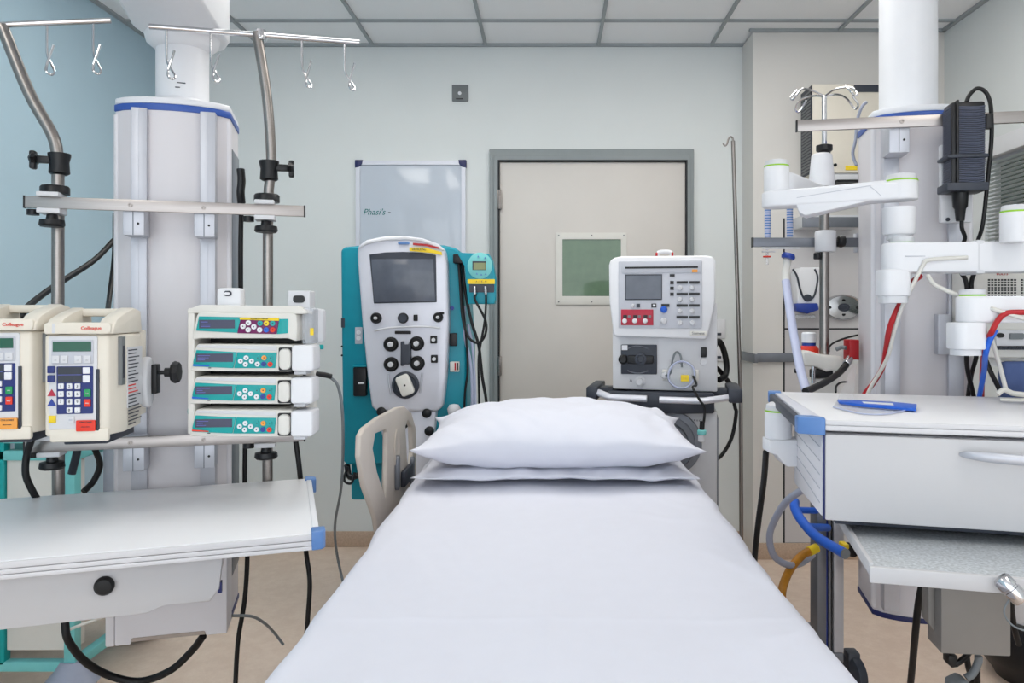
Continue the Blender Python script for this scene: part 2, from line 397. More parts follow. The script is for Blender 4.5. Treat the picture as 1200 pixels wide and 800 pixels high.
# ================================================================== LEFT PENDANT
LF = Frame((-.98, 1.982), 15.5)
def ceiling_pole(t, cx, cy, z0, r):
    MB('white').cyl((cx, cy, z0), (cx, cy, ZC+.01), r, n=40).lathe([(r, 0), (r+.012, .004), (r+.012, .02), (r, .03)], (cx, cy, z0+.0)).build('ceiling_tube', t)
tl = thing('ceiling_pendant', 'left white equipment column with blue top band hanging over the side worktop', 'medical pendant', LF, (0, .2, .35))
ul, ur = LF(135, 300, .12).x, LF(279, 300, .31).x
ztop, zbot = 1.815, LF(200, 744, .07).z
def column(F, ul, ur, w0, w1, ztop, zbot, t, pos, side=-1):
    n = 12; fr_ = [(ul+(ur-ul)*k/n, w0+.05-.05*math.sin(math.pi*k/n)**.6*1.0) for k in range(n+1)]
    poly = fr_+[(ur, w1-.03), (ur-.03, w1), (ul+.03, w1), (ul, w1-.03)]
    MB('bodyG', F).prism(poly, zbot+.012, ztop-.036, 'z').build('column_body', t)
    gro = lambda e: [(p[0]+(e if p[0] > (ul+ur)/2 else -e), p[1]+(-e if p[1] < (w0+w1)/2 else e)) for p in poly]
    MB('bluet', F).prism(gro(.003), ztop-.036, ztop-.018, 'z', b=.002).build('blue_band', t)
    MB('white', F).prism(gro(.001), ztop-.018, ztop, 'z', b=.004).build('top_cap', t)
    MB('navyp', F).prism(gro(.003), zbot, zbot+.014, 'z', b=.002).build('bottom_trim', t)
    for uc in pos:
        wf_ = w0+.012
        MB('alu', F).box(uc-.019, uc+.019, wf_-.022, wf_+.02, zbot+.03, ztop-.035, b=.0015).box(uc-.0006, uc+.0006, wf_-.0225, wf_-.02, zbot+.03, ztop-.035, m='panelg').build('mounting_profile', t)
    for u in (ul+.004, ur-.004):
        MB('body', F).cyl((u, w0+.052, zbot+.02), (u, w0+.052, ztop-.045), .009).build('edge_strip', t)
u1, u2 = LF(162, 300, .06).x, LF(243, 300, .06).x
column(LF, ul, ur, .075, .34, ztop, zbot, tl, (u1, u2))
# grey underside extension of the column, side socket strip
MB('aluD', LF).box(ur, ur+.004, .15, .30, .50, 1.70, b=.001).build('side_panel', tl)
pc = LF((214), 100, .24)
MB('white', LF).cyl((pc.x, .24, ztop), (pc.x, .24, 2.04), .070, n=40).lathe([(.078, 0), (.078, .018), (.07, .03)], (pc.x, .24, ztop)).lathe([(.07, 0), (.095, .02), (.1, .04)], (pc.x, .24, 1.99)).build('ceiling_tube', tl)
for (px0, dx, dz) in ((205, 0, 0),):
    q = LF(px0+6, 97, .17); MB('ink', LF).box(q.x-.008, q.x+.014, .168, .172, q.z-.001, q.z+.001).box(q.x-.012, q.x, .167, .171, q.z-.014, q.z-.012).build('rating_label', tl)
pw = LF.M @ V((pc.x, .24, 0))
arm = [(pw.x-.07, pw.y+.12), (pw.x-.10, pw.y+.04), (pw.x-.10, pw.y-.08), (pw.x+.02, pw.y-.45), (pw.x+.06, pw.y-.55), (pw.x+.22, pw.y-.55), (pw.x+.20, pw.y-.40), (pw.x+.125, pw.y-.02), (pw.x+.11, pw.y+.06), (pw.x+.07, pw.y+.12)]
MB('white').prism(arm, 2.03, 2.24, 'z', b=.012, seg=3).build('support_arm', tl)
MB('white').cyl((pw.x+.12, pw.y-.45, 2.23), (pw.x+.12, pw.y-.45, ZC+.01), .075, n=32).build('ceiling_mount', tl)
def rail(F, u0, u1, z, t, hs=.0125, w0=-.005, w1=.006, screws=()):
    o = MB('railsteel', F).box(u0, u1, w0, w1, z-hs, z+hs, b=.0008).build('equipment_rail', t)
    for u in (u0, u1): MB('black', F).box(u-.002, u+.002, w0-.001, w1+.001, z-hs-.001, z+hs+.001, b=.0005).build('end_cap', o)
    for u in screws: MB('steel', F).lathe([(.0055, 0), (.0055, .003), (.003, .003), (.002, .001)], (u, w0, z), (0, -1, 0), n=12).build('screw', o)
    return o
ru0, ru1 = LF(29, 236).x, LF(357, 247).x
for z in (1.513, .909):
    rail(LF, ru0, ru1, z, tl, .0145, screws=(u1-.004, u2+.0))
    for uc in (u1, u2):
        MB('alu', LF).box(uc-.024, uc+.026, .006, .068, z-.075, z+.012, b=.002).cyl((uc+.012, .0065, z-.045), (uc+.012, .004, z-.045), .003, m='black', n=10).box(uc-.001, uc+.001, .0045, .007, z-.075, z-.015, m='aluD').build('rail_bracket', tl)

def hook(F, u, w, z, t, k=1.0, mir=1):
    pts = [(0, 0, 0), (0, 0, -.06), (.002, -.002, -.085), (.014*mir, -.012, -.108), (.026*mir, -.03, -.13), (.024*mir, -.042, -.142), (.014*mir, -.045, -.138), (.012*mir, -.04, -.12), (.020*mir, -.038, -.09), (.026*mir, -.036, -.066)]
    MB('chrome', F).tube([V((u+p[0]*k, w+p[1]*k, z+p[2]*k)) for p in pts], .0030, n=8, sm=5).build('hook', t)
def rail_clamp(F, u, z, t, w=.03):
    MB('gwhite', F).box(u-.028, u+.022, -.016, .045, z+.0145, z+.026, b=.003).box(u-.028, u+.024, -.014, .045, z-.027, z-.0145, b=.003).box(u-.026, u+.022, .008, .05, z-.016, z+.016, b=.002).build('rail_clamp', t)
    MB('black', F).lathe([(.018, 0), (.033, .001), (.033, .018), (.030, .022), (.014, .022)], (u, w, z+.024)).build('collar', t)
    MB('black', F).lathe([(.012, 0), (.014, -.012), (.028, -.014), (.030, -.026), (.026, -.031), (.0, -.031)][::-1], (u, w*.3, z-.028), n=10).build('clamp_knob', t)
    MB('black', F).lathe([(.014, 0), (.014, .014), (.0, .016)], (u-.045, .02, z-.03), (0, 0, 1), n=12).build('clamp_foot', t)
def joint(F, u, w, z, t, s=1):
    MB('black', F).box(u-s*.058-.007, u-s*.058+.007, w-.012, w+.010, z-.016, z+.030, b=.004).lathe([(.018, -.028), (.024, -.024), (.022, .004), (.026, .02), (.026, .026), (.017, .026)], (u, w, z), n=20).box(u-s*.05, u-s*.015, w-.010, w+.008, z+.000, z+.018, b=.003).lathe([(.0, -.001), (.024, 0), (.026, .008), (.02, .014), (0, .014)], (u-s*.05, w-.001, z+.010), (-s, 0, 0), n=6, sx=1, sy=.55).build('height_lock', t)
# right IV pole of the left column
wP = .052
t = thing('iv_pole', 'steel drip pole with four-hook crossbar, right of the left equipment column', 'drip pole', LF, (LF(313, 560, wP).x, wP, .75), 'drip poles clamped to the left rails')
uA = LF(313.5, 300, wP).x
zlow = LF(308, 556, wP).z; pk = LF(318, 192, wP); ptop = LF(301, 38, wP)
MB('steel', LF).tube([(uA, wP, .72), (uA, wP, zlow+.3), (uA+.001, wP, 1.3), (uA+.002, wP, 1.55), (pk.x, wP, pk.z), ((pk.x+ptop.x)/2+.0075, wP, (pk.z+ptop.z)/2), (ptop.x, wP, ptop.z)], .0135, n=16, sm=5).build('pole', t)
cb0, cb1 = LF(175, 31, wP), LF(421, 50, wP)
cm = V((ptop.x, wP, ptop.z+.002)); cl = V((cb0.x, wP, cm.z+.0)); cr = V((cb1.x, wP, cm.z-.0))
cl.z = cb0.z; cr.z = cb1.z
MB('chrome', LF).tube([cl, cr], .0075, n=14, sm=1).lathe([(.014, -.014), (.016, 0), (.012, .014), (0, .018)], ((cl*(1-.515)+cr*.515))).build('crossbar', t)
for px, mm in ((195, 1), (247, 1), (354, 1), (404, 1)):
    u = LF(px, 40, wP).x; f = (u-cl.x)/(cr.x-cl.x); hook(LF, u, wP, cl.z+(cr.z-cl.z)*f-.004, t)
joint(LF, uA+.004, wP, LF(0+318, 200, wP).z, t, s=-1)
rail_clamp(LF, uA, 1.513, t); rail_clamp(LF, uA, .909, t)
# left IV pole
uB = LF(68, 300, wP).x
t = thing('iv_pole', 'steel drip pole bent to the left, at the far left end of the rails', 'drip pole', LF, (uB, wP, .75), 'drip poles clamped to the left rails')
pk = LF(67, 180, wP); pt = LF(2, 30, wP)
MB('steel', LF).tube([(uB+.001, wP, .72), (uB, wP, 1.2), (uB, wP, 1.6), (pk.x, wP, pk.z), (pk.x-.012, wP, pk.z+.05), ((pk.x*.5+pt.x*.5)-.002, wP, (pk.z+pt.z)/2-.005), (pt.x, wP, pt.z)], .0145, n=16, sm=5).build('pole', t)
c0, c1 = LF(-60, 24, wP), LF(130, 24, wP)
z0 = pt.z+.005
MB('chrome', LF).tube([(c0.x, wP, z0-.02), (c1.x, wP, c1.z)], .0075, n=14, sm=1).build('crossbar', t)
for px in (55, 109): q = LF(px, 25, wP); hook(LF, q.x, wP, q.z-.004, t)
joint(LF, uB+.003, wP, LF(68, 192, wP).z, t, s=1)
rail_clamp(LF, uB, 1.513, t); rail_clamp(LF, uB-.0, .909, t)

# ================================================================== VOLUMETRIC INFUSION PUMPS
PF = Frame((-1.0, 1.62), 10)
def vz(vx, vy, w=0): return PF(vx/4.445, 340+vy/4.445, w)
def infusion_pump(first, label, sticker, icons=True, knob=True):
    a, b_ = vz(232, 222), vz(560, 755); x0, x1, zb, zt = a.x, b_.x+.006, b_.z, vz(300, 232).z
    t = thing('infusion_pump', label, 'infusion pump', PF, ((x0+x1)/2, .1, zb), 'cream infusion pumps on the left rail')
    MB('cream', PF).prism([(x0, 0), (x1-.004, 0), (x1+.012, .05), (x1+.005, .17), (x0+.02, .17), (x0-.002, .05)], zb, zt, 'z', b=.006, seg=3).box(x0+.01, x1-.003, -.004, .01, zb-.012, zb+.016, b=.005).build('housing', t)
    zh = vz(0, 118).z
    hz = zt
    prof = [(-.006, hz+.001), (-.006, hz+.016), (.02, hz+.034), (.06, zh+.0), (.12, zh+.012), (.160, zh+.006), (.17, hz+.001)]
    h = MB('cream', PF)
    h.prism(prof, x0+.0, x0+.030, 'x', b=.005).prism(prof, x1-.026, x1+.008, 'x', b=.005)
    h.prism(rr(x0+.002, x1+.004, hz+.002, hz+.026, .008), -.010, .03, b=.003).box(x0+.005, x1, .11, .155, zh-.008, zh+.010, b=.006)
    h.box((x0+x1)/2-.045, (x0+x1)/2-.04, -.0105, .02, hz+.004, hz+.024, m='gwhite')
    h.text('Colleague', ((x0+x1)/2+.03, -.0108, hz+.014), .010, 'redl')
    h.build('carry_handle', t)
    P = lambda vx, vy: vz(vx, vy)
    pa, pb = P(255, 240), P(515, 735)
    MB('gwhite', PF).prism(rr(pa.x, pb.x-.002, pb.z+.006, pa.z, .004), -.003, .001, b=.001).build('control_panel', t)
    q0, q1 = P(273, 258), P(490, 382); MB('panelg', PF).prism(rr(q0.x, q1.x, q1.z, q0.z, .002), -.0045, -.002, b=.0005).build('display_bezel', t)
    q0, q1 = P(281, 267), P(480, 317); MB('glcd', PF).box(q0.x, q1.x, -.006, -.004, q1.z, q0.z).build('display', t)
    for bx in (277, 322, 393, 441):
        q0, q1 = P(bx, 340), P(bx+38, 378); MB('gwhite', PF).prism(rr(q0.x, q1.x, q1.z, q0.z, .001), -.0065, -.004, b=.0004).text('...', ((q0.x+q1.x)/2, -.0067, (q0.z+q1.z)/2), .007, 'ink').build('button', t)
    q0, q1 = P(300, 396), P(489, 640); MB('navyk', PF).prism(rr(q0.x, q1.x, q1.z, q0.z, .002), -.0045, -.002).build('keypad', t)
    q0, q1 = P(308, 400), P(432, 478); MB('charc', PF).box(q0.x, q1.x, -.006, -.004, q1.z, q0.z).box(q0.x, q1.x, -.0065, -.0055, (q0.z+q1.z)/2-.0006, (q0.z+q1.z)/2+.0006, m='lcdtxt').build('readout', t)
    def key(x, y, w_, h_, m_, tx=None, tm='ink'):
        q0, q1 = P(x, y), P(x+w_, y+h_); k = MB(m_, PF).prism(rr(q0.x, q1.x, q1.z, q0.z, .0015), -.0075, -.004, b=.0006)
        if tx: k.text(tx, ((q0.x+q1.x)/2, -.0078, (q0.z+q1.z)/2), .0075 if len(tx) < 2 else .004, tm)
        k.build('key', t)
    key(438, 400, 37, 33, 'white'); key(438, 440, 37, 38, 'white')
    n = 1
    for ry in (484, 524, 564):
        for rx in (310, 354, 396): key(rx, ry, 29, 29, 'white', str(n)); n += 1
    key(354, 608, 29, 28, 'white', '0'); key(396, 608, 29, 28, 'white', '.')
    key(444, 514, 34, 38, 'green', 'run', 'white'); key(444, 566, 34, 38, 'redl', 'stop', 'white')
    if icons:
        key(254, 394, 38, 36, 'navyk'); key(254, 441, 38, 36, 'navyk')
        for y_, mm in ((550, 'crim'), (600, 'dblue')):
            c, d, e = P(252, y_), P(296, y_), P(274, y_-36); MB(mm, PF).prism([(c.x, c.z), (d.x, d.z), (e.x, e.z)], -.005, -.002).build('symbol', t)
        q0, q1 = P(258, 652), P(296, 688); MB('yellow', PF).box(q0.x, q1.x, -.005, -.002, q1.z, q0.z, b=.0006).build('yellow_mark', t)
    q0, q1 = P(357, 654), P(392, 692); MB('gwhite', PF).prism(rr(q0.x, q1.x, q1.z, q0.z, .001), -.006, -.003, b=.0005).box(q0.x+.003, q1.x-.003, -.0065, -.005, (q0.z+q1.z)/2-.002, (q0.z+q1.z)/2+.002, m='panelg').build('button', t)
    q0, q1 = P(503, 410), P(519, 732); MB('charc', PF).box(q0.x, q1.x, -.004, .002, q1.z, q0.z, b=.001).build('door_groove', t)
    q0, q1 = P(403, 676), P(503, 730)
    MB(sticker, PF).prism(rr(q0.x, q1.x, q1.z, q0.z, .002), -.0075, -.003, b=.0005).text('ON LOAN', ((q0.x+q1.x)/2, -.0078, q0.z-.004), .0052).text('please return', ((q0.x+q1.x)/2, -.0078, (q0.z+q1.z)/2-.002), .003).build('loan_sticker', t)
    # text sheet on the right flank
    ms = MB('gwhite', PF).box(x1+.008, x1+.0135, .06, .15, zb+.05, zt-.03)
    for k in range(22):
        z = zt-.036-k*.0078; ms.box(x1+.0134, x1+.0145, .063, .063+random.uniform(.04, .08), z-.0018, z+.0006, m='redl' if 9 < k < 13 else 'ink')
    ms.build('instruction_label', t)
    MB('plateg', PF).box(x1+.002, x1+.0125, .028, .05, zt-.11, zt-.005, b=.001).box(x1+.008, x1+.0135, .034, .043, zt-.095, zt-.025, m='ink').build('side_latch', t)
    MB('cream', PF).prism([(x0+.03, .17), (x1+.004, .17), (x1+.002, .215), (x0+.05, .215)], zb+.02, zt+.006, 'z', b=.004).build('rear_cover', t)
    MB('gwhite', PF).prism([(.185+.034*math.cos(k*math.pi/12), (zb+zt)/2-.01+.060*math.sin(k*math.pi/12)) for k in range(24)], x1+.003, x1+.022, 'x', b=.006, seg=3).build('clamp_cover', t)
    MB('black', PF).box((x0+x1)/2-.03, (x0+x1)/2+.03, .215, .29, zb+.06, zb+.10, b=.004).build('pole_clamp', t)
    MB('charc', PF).box(x0+.02, x1-.02, .04, .20, zb-.024, zb-.002, b=.003).build('base_foot', t)
    if knob:
        q = PF(205, 436, .20); zc_ = q.z
        MB('black', PF).cyl((x1+.03, .20, zc_), (q.x-.01, .20, zc_), .005).cyl((q.x-.022, .20, zc_), (q.x-.008, .20, zc_), .011).lathe([(0, -.006), (.024, -.006), (.027, 0), (.024, .01), (0, .012)], (q.x, .20, zc_), (1, 0, 0), n=8).box(x1+.02, x1+.034, .185, .215, zc_-.05, zc_+.02, b=.003).build('clamp_knob', t)
    return t
p2 = infusion_pump(True, 'cream infusion pump with a red sticker, right one of two on the left rail', 'redl')
p1 = infusion_pump(True, 'cream infusion pump with an orange sticker, cut by the left picture edge', 'orange', icons=True, knob=False)
sh = Matrix.Translation(PF.M.to_3x3() @ V((-.149, 0, .008)))
p1.matrix_basis = sh @ p1.matrix_basis

# ================================================================== SYRINGE PUMP RACK
RF = Frame((-.7416, 1.86), 5)
def rp(vx, vy, w=0): return RF(200+vx/4, 320+vy/4, w)      # reading grid of a close view
a, b_ = rp(88, 150), rp(560, 762)
t = thing('pump_rack', 'light grey docking rack holding four syringe pumps on the left rail', 'rack', RF, ((a.x+b_.x)/2, .08, b_.z))
rx0, rx1 = rp(88, 0).x, rp(640, 0).x; rz1, rz0 = rp(0, 152).z, rp(0, 752).z
MB('offw', RF).box(rx0, rx0+.016, -.012, .13, rz0, rz1-.006, b=.003).build('left_side', t)
MB('offw', RF).prism([(rx0, rz1-.010), (rx0+.03, rz1+.002), (rx1-.02, rz1-.001), (rx1, rz1-.014), (rx1, rz1-.020), (rx0, rz1-.018)], -.014, .13, b=.002).build('top_cover', t)
MB('offw', RF).box(rx0+.01, rx1-.005, .10, .135, rz0, rz1-.012, b=.003).build('back_panel', t)
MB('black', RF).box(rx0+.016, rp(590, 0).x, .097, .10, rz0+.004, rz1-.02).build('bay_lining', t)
MB('offw', RF).box(rx0+.01, rx1-.03, .0, .1, rz0-.006, rz0+.006, b=.002).build('bottom_shelf', t)
MB('aluD', RF).box(-.05, .05, .135, .165, rz0+.0, rz0+.05, b=.003).build('rail_grip', t)
q0, q1 = rp(203, 150), rp(316, 68)
MB('white', RF).prism(rr(q0.x, q1.x, q0.z-.01, q1.z, .008), .02, .06, b=.004).prism(rr(q0.x+.017, q1.x-.021, q1.z-.020, q1.z-.007, .006), .017, .021, m='charc').prism(rr(q0.x+.019, q1.x-.025, q1.z-.0165, q1.z-.0105, .003), .015, .018, m='white').build('handle_latch', t)
q0, q1 = rp(533, 162), rp(640, 80)
MB('gwhite', RF).prism(rr(q0.x, q1.x, q0.z-.01, q1.z, .004), .03, .09, b=.003).prism(rr(q0.x+.014, q0.x+.042, q1.z-.030, q1.z-.012, .007), .026, .031, m='black').build('side_handle', t)
MB('clearp', RF).prism(rr(rp(615, 0).x, rp(668, 0).x, rp(0, 335).z, rp(0, 160).z, .006), .0, .06, b=.003).prism(rr(rp(655, 0).x, rp(671, 0).x, rp(0, 292).z, rp(0, 258).z, .001), -.004, .0, m='yellow').build('syringe_cover', t)
MB('gwhite', RF).prism(rr(rp(600, 0).x, rp(690, 0).x, rp(0, 335).z, rp(0, 165).z, .01), .06, .1, b=.004).build('rear_block', t)
q = rp(688, 350); MB('tealP', RF).cyl((q.x-.006, .05, q.z), (q.x+.004, .05, q.z), .006).build('indicator_light', t)
q = rp(75, 650); MB('tealP', RF).cyl((q.x-.002, .02, q.z), (q.x+.006, .02, q.z), .010).build('release_button', t)
SG = 'syringe pumps in the docking rack'
def syringe_pump(top, dy, label, dxp=0, accent='bluev'):
    # all read on the second row (vy 330..460), shifted down by dy
    P = lambda vx, vy: rp(vx+dxp, vy+dy)
    a = P(113, 330); b_ = P(520, 460)
    t = thing('syringe_pump', label, 'syringe pump', RF, ((a.x+b_.x)/2, .03, b_.z), SG)
    if top:
        Q = lambda vx, vy: rp(vx, vy)
        o = [Q(118, 312), Q(122, 280), Q(136, 200), Q(148, 182), Q(590, 188), Q(600, 198), Q(604, 240), Q(600, 318), Q(560, 304), Q(150, 304)]
        MB('offw', RF).prism([(p.x, p.z) for p in o], -.022, .095, b=.004).build('housing', t)
        o = [Q(136, 268), Q(150, 202), Q(345, 206), Q(326, 278)]; MB('tealP', RF).prism([(p.x, p.z) for p in o], -.0245, -.02, b=.0006).build('display_panel', t)
        o = [Q(327, 280), Q(344, 208), Q(520, 220), Q(508, 284)]; MB('purple', RF).prism([(p.x, p.z) for p in o], -.0245, -.02, b=.0006).build('keypad_panel', t)
        o = [Q(510, 284), Q(522, 214), Q(562, 214), Q(560, 280)]; MB('tealP', RF).prism([(p.x, p.z) for p in o], -.0245, -.02, b=.0006).build('end_panel', t)
        o = [Q(338, 207), Q(340, 217), Q(520, 223), Q(520, 210)]
        ly = MB('yellow', RF).prism([(p.x, p.z) for p in o], -.0255, -.022); c = Q(430, 214); ly.text('FOR USE IN THEATRE', (c.x, -.0258, c.z), .0042); ly.build('yellow_label', t)
        s0, s1 = Q(151, 258), Q(316, 218); kx, ky = 0, 0
        keys = [(380, 232, 'white'), (355, 248, 'white'), (405, 250, 'white'), (379, 264, 'white'), (434, 234, 'tealP'), (463, 234, 'yellow'), (492, 234, 'tealP'), (432, 264, 'white'), (462, 264, 'bluev'), (492, 264, 'redl')]
        for x, y, mm in keys: c = Q(x, y); MB(mm, RF).cyl((c.x, -.0275, c.z), (c.x, -.023, c.z), .0062, n=16).cyl((c.x, -.028, c.z), (c.x, -.0272, c.z), .0015, m='ink', n=8).build('key', t)
    else:
        o = [P(106, 456), P(108, 440), P(118, 385), P(132, 340), P(140, 330), P(516, 333), P(580, 334), P(584, 345), P(578, 440), P(574, 458), P(520, 458)]
        MB('offw', RF).prism([(p.x, p.z) for p in o], -.018, .095, b=.003).build('housing', t)
        o = [P(136, 346), P(140, 336), P(508, 340), P(508, 362), P(400, 356)]
        MB('gwhite', RF).prism([(p.x, p.z) for p in o], -.0195, -.016, b=.0004).build('upper_recess', t)
        o = [P(120, 412), P(135, 358), P(322, 368), P(306, 442), P(120, 434)]; MB('tealP', RF).prism([(p.x, p.z) for p in o], -.0205, -.016, b=.0006).build('display_panel', t)
        o = [P(309, 442), P(325, 368), P(508, 370), P(500, 442)]; MB('tealP', RF).prism([(p.x, p.z) for p in o], -.0205, -.016, b=.0006).build('keypad_panel', t)
        s0, s1 = P(134, 414), P(305, 374)
        o = [P(119, 431), P(120, 423), P(196, 430), P(196, 434)]; MB(accent, RF).prism([(p.x, p.z) for p in o], -.0215, -.018).build('name_strip', t)
        c = P(196, 441); MB('ink', RF).box(c.x-.003, c.x+.003, -.0195, -.0175, c.z-.001, c.z+.001).build('mark', t)
        for x, y, mm in [(367, 394, 'white'), (341, 409, 'white'), (392, 409, 'white'), (364, 424, 'white'), (421, 394, 'tealP'), (450, 394, 'orange'), (480, 394, 'tealP'), (419, 423, 'white'), (448, 423, 'dblue'), (478, 424, 'redl')]:
            c = P(x, y); MB(mm, RF).cyl((c.x, -.0235, c.z), (c.x, -.019, c.z), .0058, n=16).cyl((c.x, -.024, c.z), (c.x, -.0232, c.z), .0014, m='ink', n=8).build('key', t)
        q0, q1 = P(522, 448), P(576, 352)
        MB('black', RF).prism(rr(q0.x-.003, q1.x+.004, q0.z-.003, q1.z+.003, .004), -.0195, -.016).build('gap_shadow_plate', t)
        MB('offw', RF).prism(rr(q0.x, q1.x, q0.z, q1.z, .011, 6), -.032, -.014, b=.005).build('syringe_holder', t)
        q0, q1 = P(580, 455), P(682, 335)
        MB('white', RF).prism(rr(q0.x, q1.x, q0.z, q1.z, .007, 5), -.03, .05, b=.005, seg=3).build('drive_head', t)
        q0, q1 = P(583, 474), P(640, 458); MB('gwhite', RF).box(q0.x, q1.x, -.01, .04, q0.z, q1.z, b=.002).build('drive_arm', t)
    d = MB('lcd', RF).box(s0.x, s1.x, -.0255 if top else -.0215, -.019, s0.z, s1.z)
    yy = -.026 if top else -.022
    for k in range(3):
        z = s1.z-(k+1)*(s1.z-s0.z)/4; d.box(s0.x+.004, s0.x+random.uniform(.015, .035), yy, yy+.001, z-.0008, z+.0008, m='lcdtxt')
    d.build('screen', t)
    return t
syringe_pump(True, -150, 'topmost syringe pump in the rack, with a purple keypad and yellow label')
syringe_pump(False, 0, 'second syringe pump from the top of the rack, blue strip under its screen')
syringe_pump(False, 151, 'third syringe pump from the top of the rack, blue strip under its screen', -4)
syringe_pump(False, 303, 'bottom syringe pump in the rack, red strip under its screen', -4, 'redl')

# ================================================================== LEFT WORKTOP
WF = Frame((-.75, 1.82), 19)
zt = .786
def ray_z(px, py, z):       # sight line meets a horizontal plane
    k = (CZ-z)/((py-VY)/FPX); return V(((px-VX)/FPX*k, k, z))
def loc(F, p): q = F.M.inverted() @ V(p); return q
bl = loc(WF, ray_z(364, 561, zt)); flr = loc(WF, ray_z(361, 622, zt)); bll = loc(WF, ray_z(0, 583, zt)); fll = loc(WF, ray_z(0, 660, zt))
y_b = (bl.y+bll.y)/2; y_f = (flr.y+fll.y)/2; xr = (bl.x+flr.x)/2
xl = xr-1.0
t = thing('side_worktop', 'white worktop shelf with blue corners and a black knob, under the left pumps', 'worktop', WF, ((xl+xr)/2, (y_b+y_f)/2, .60))
def ledge(F, poly, z0, z1, t, lip='lamE'):
    MB('lam', F).prism(poly, z0, z1, 'z', b=.003).build('top_board', t)
ledge(WF, [(xl, y_f), (xr, y_f), (xr, y_b), (xl, y_b)], zt-.032, zt, t)
e = MB('lamE', WF)
for k, (z0, z1) in enumerate(((.0, .012), (.013, .022), (.023, .031))): e.box(xl, xr-.0, y_f-.006-.001*k, y_f+.001, zt-.002-z1, zt-.002-z0, b=.0012)
e.build('front_edging', t)
MB('white', WF).box(xr-.001, xr+.012, y_f+.02, y_b-.02, zt-.030, zt+.002, b=.002).build('side_bumper', t)
for (yc, s) in ((y_f+.014, 1), (y_b-.012, -1)):
    MB('bluec', WF).prism([(xr-.004, yc-.024*s), (xr+.018, yc-.020*s), (xr+.024, yc-.008*s), (xr+.024, yc+.020*s), (xr-.004, yc+.020*s)], zt-.034, zt+.004, 'z', b=.003).build('corner_bumper', t)
# housing below the board: slanting front with recessed lip
hz1 = zt-.032; pfr = loc(WF, ray_z(256, 650, hz1))
yf2 = y_f+.05
def hx(px, py): return WF(px, py, yf2)
A = [hx(262, 652), hx(257, 690), hx(246, 705), hx(192, 710), hx(172, 719)]; xe = xl
hz = [(A[0].x, hz1)]+[(p.x, p.z) for p in A[1:]]+[(xe, A[-1].z), (xe, hz1)]
MB('drawer', WF).prism(hz, yf2, yf2+.03, b=.004).build('front_panel', t)
MB('bodyG', WF).box(xl, A[0].x-.01, yf2+.03, y_b-.08, A[2].z+.03, hz1-.001, b=.004).build('housing', t)
k = hx(123, 685); MB('blackr', WF).lathe([(.015, 0), (.018, .003), (.018, .010), (.014, .015), (0, .017)], (k.x, yf2, k.z), (0, -1, 0), n=28).build('knob', t)
q = hx(256, 690); MB('navyp', WF).box(q.x-.002, q.x+.006, yf2+.004, yf2+.02, q.z-.01, q.z+.012).build('catch', t)
bw = WF.M @ V((0, 0, 0))
MB('aluD', WF).box(-.22, -.05, y_b-.16, y_b-.06, .68, hz1, b=.004).build('mounting_bracket', t)
# lower step of the pendant under the worktop
a, b_ = LF(125, 700, .0), LF(222, 700, .0)
LO = MB('body', LF); c0 = LF(152, 755, -.0).x; c1 = LF(252, 750, -.0).x
zl_ = LF(140, 757, -.02).z
LO.box(LF(123, 0, -.02).x, LF(134, 0, -.02).x, -.02, .074, zl_, .60, b=.004).prism([(LF(134, 0, -.02).x, zl_), (LF(153, 0, -.02).x, zl_), (LF(154, 0, -.02).x, zl_+.016), (LF(240, 0, -.02).x, zl_+.016), (LF(241, 0, -.02).x, zl_+.004), (LF(266, 0, -.02).x, zl_+.004), (LF(266, 0, -.02).x, .64), (LF(134, 0, -.02).x, .64)], -.02, .074, b=.004)
LO.build('lower_cover', tl)
MB('steel', LF).box(LF(152, 0, -.02).x, LF(240, 0, -.02).x, -.016, .07, zl_+.006, zl_+.0155).build('kick_plate', tl)

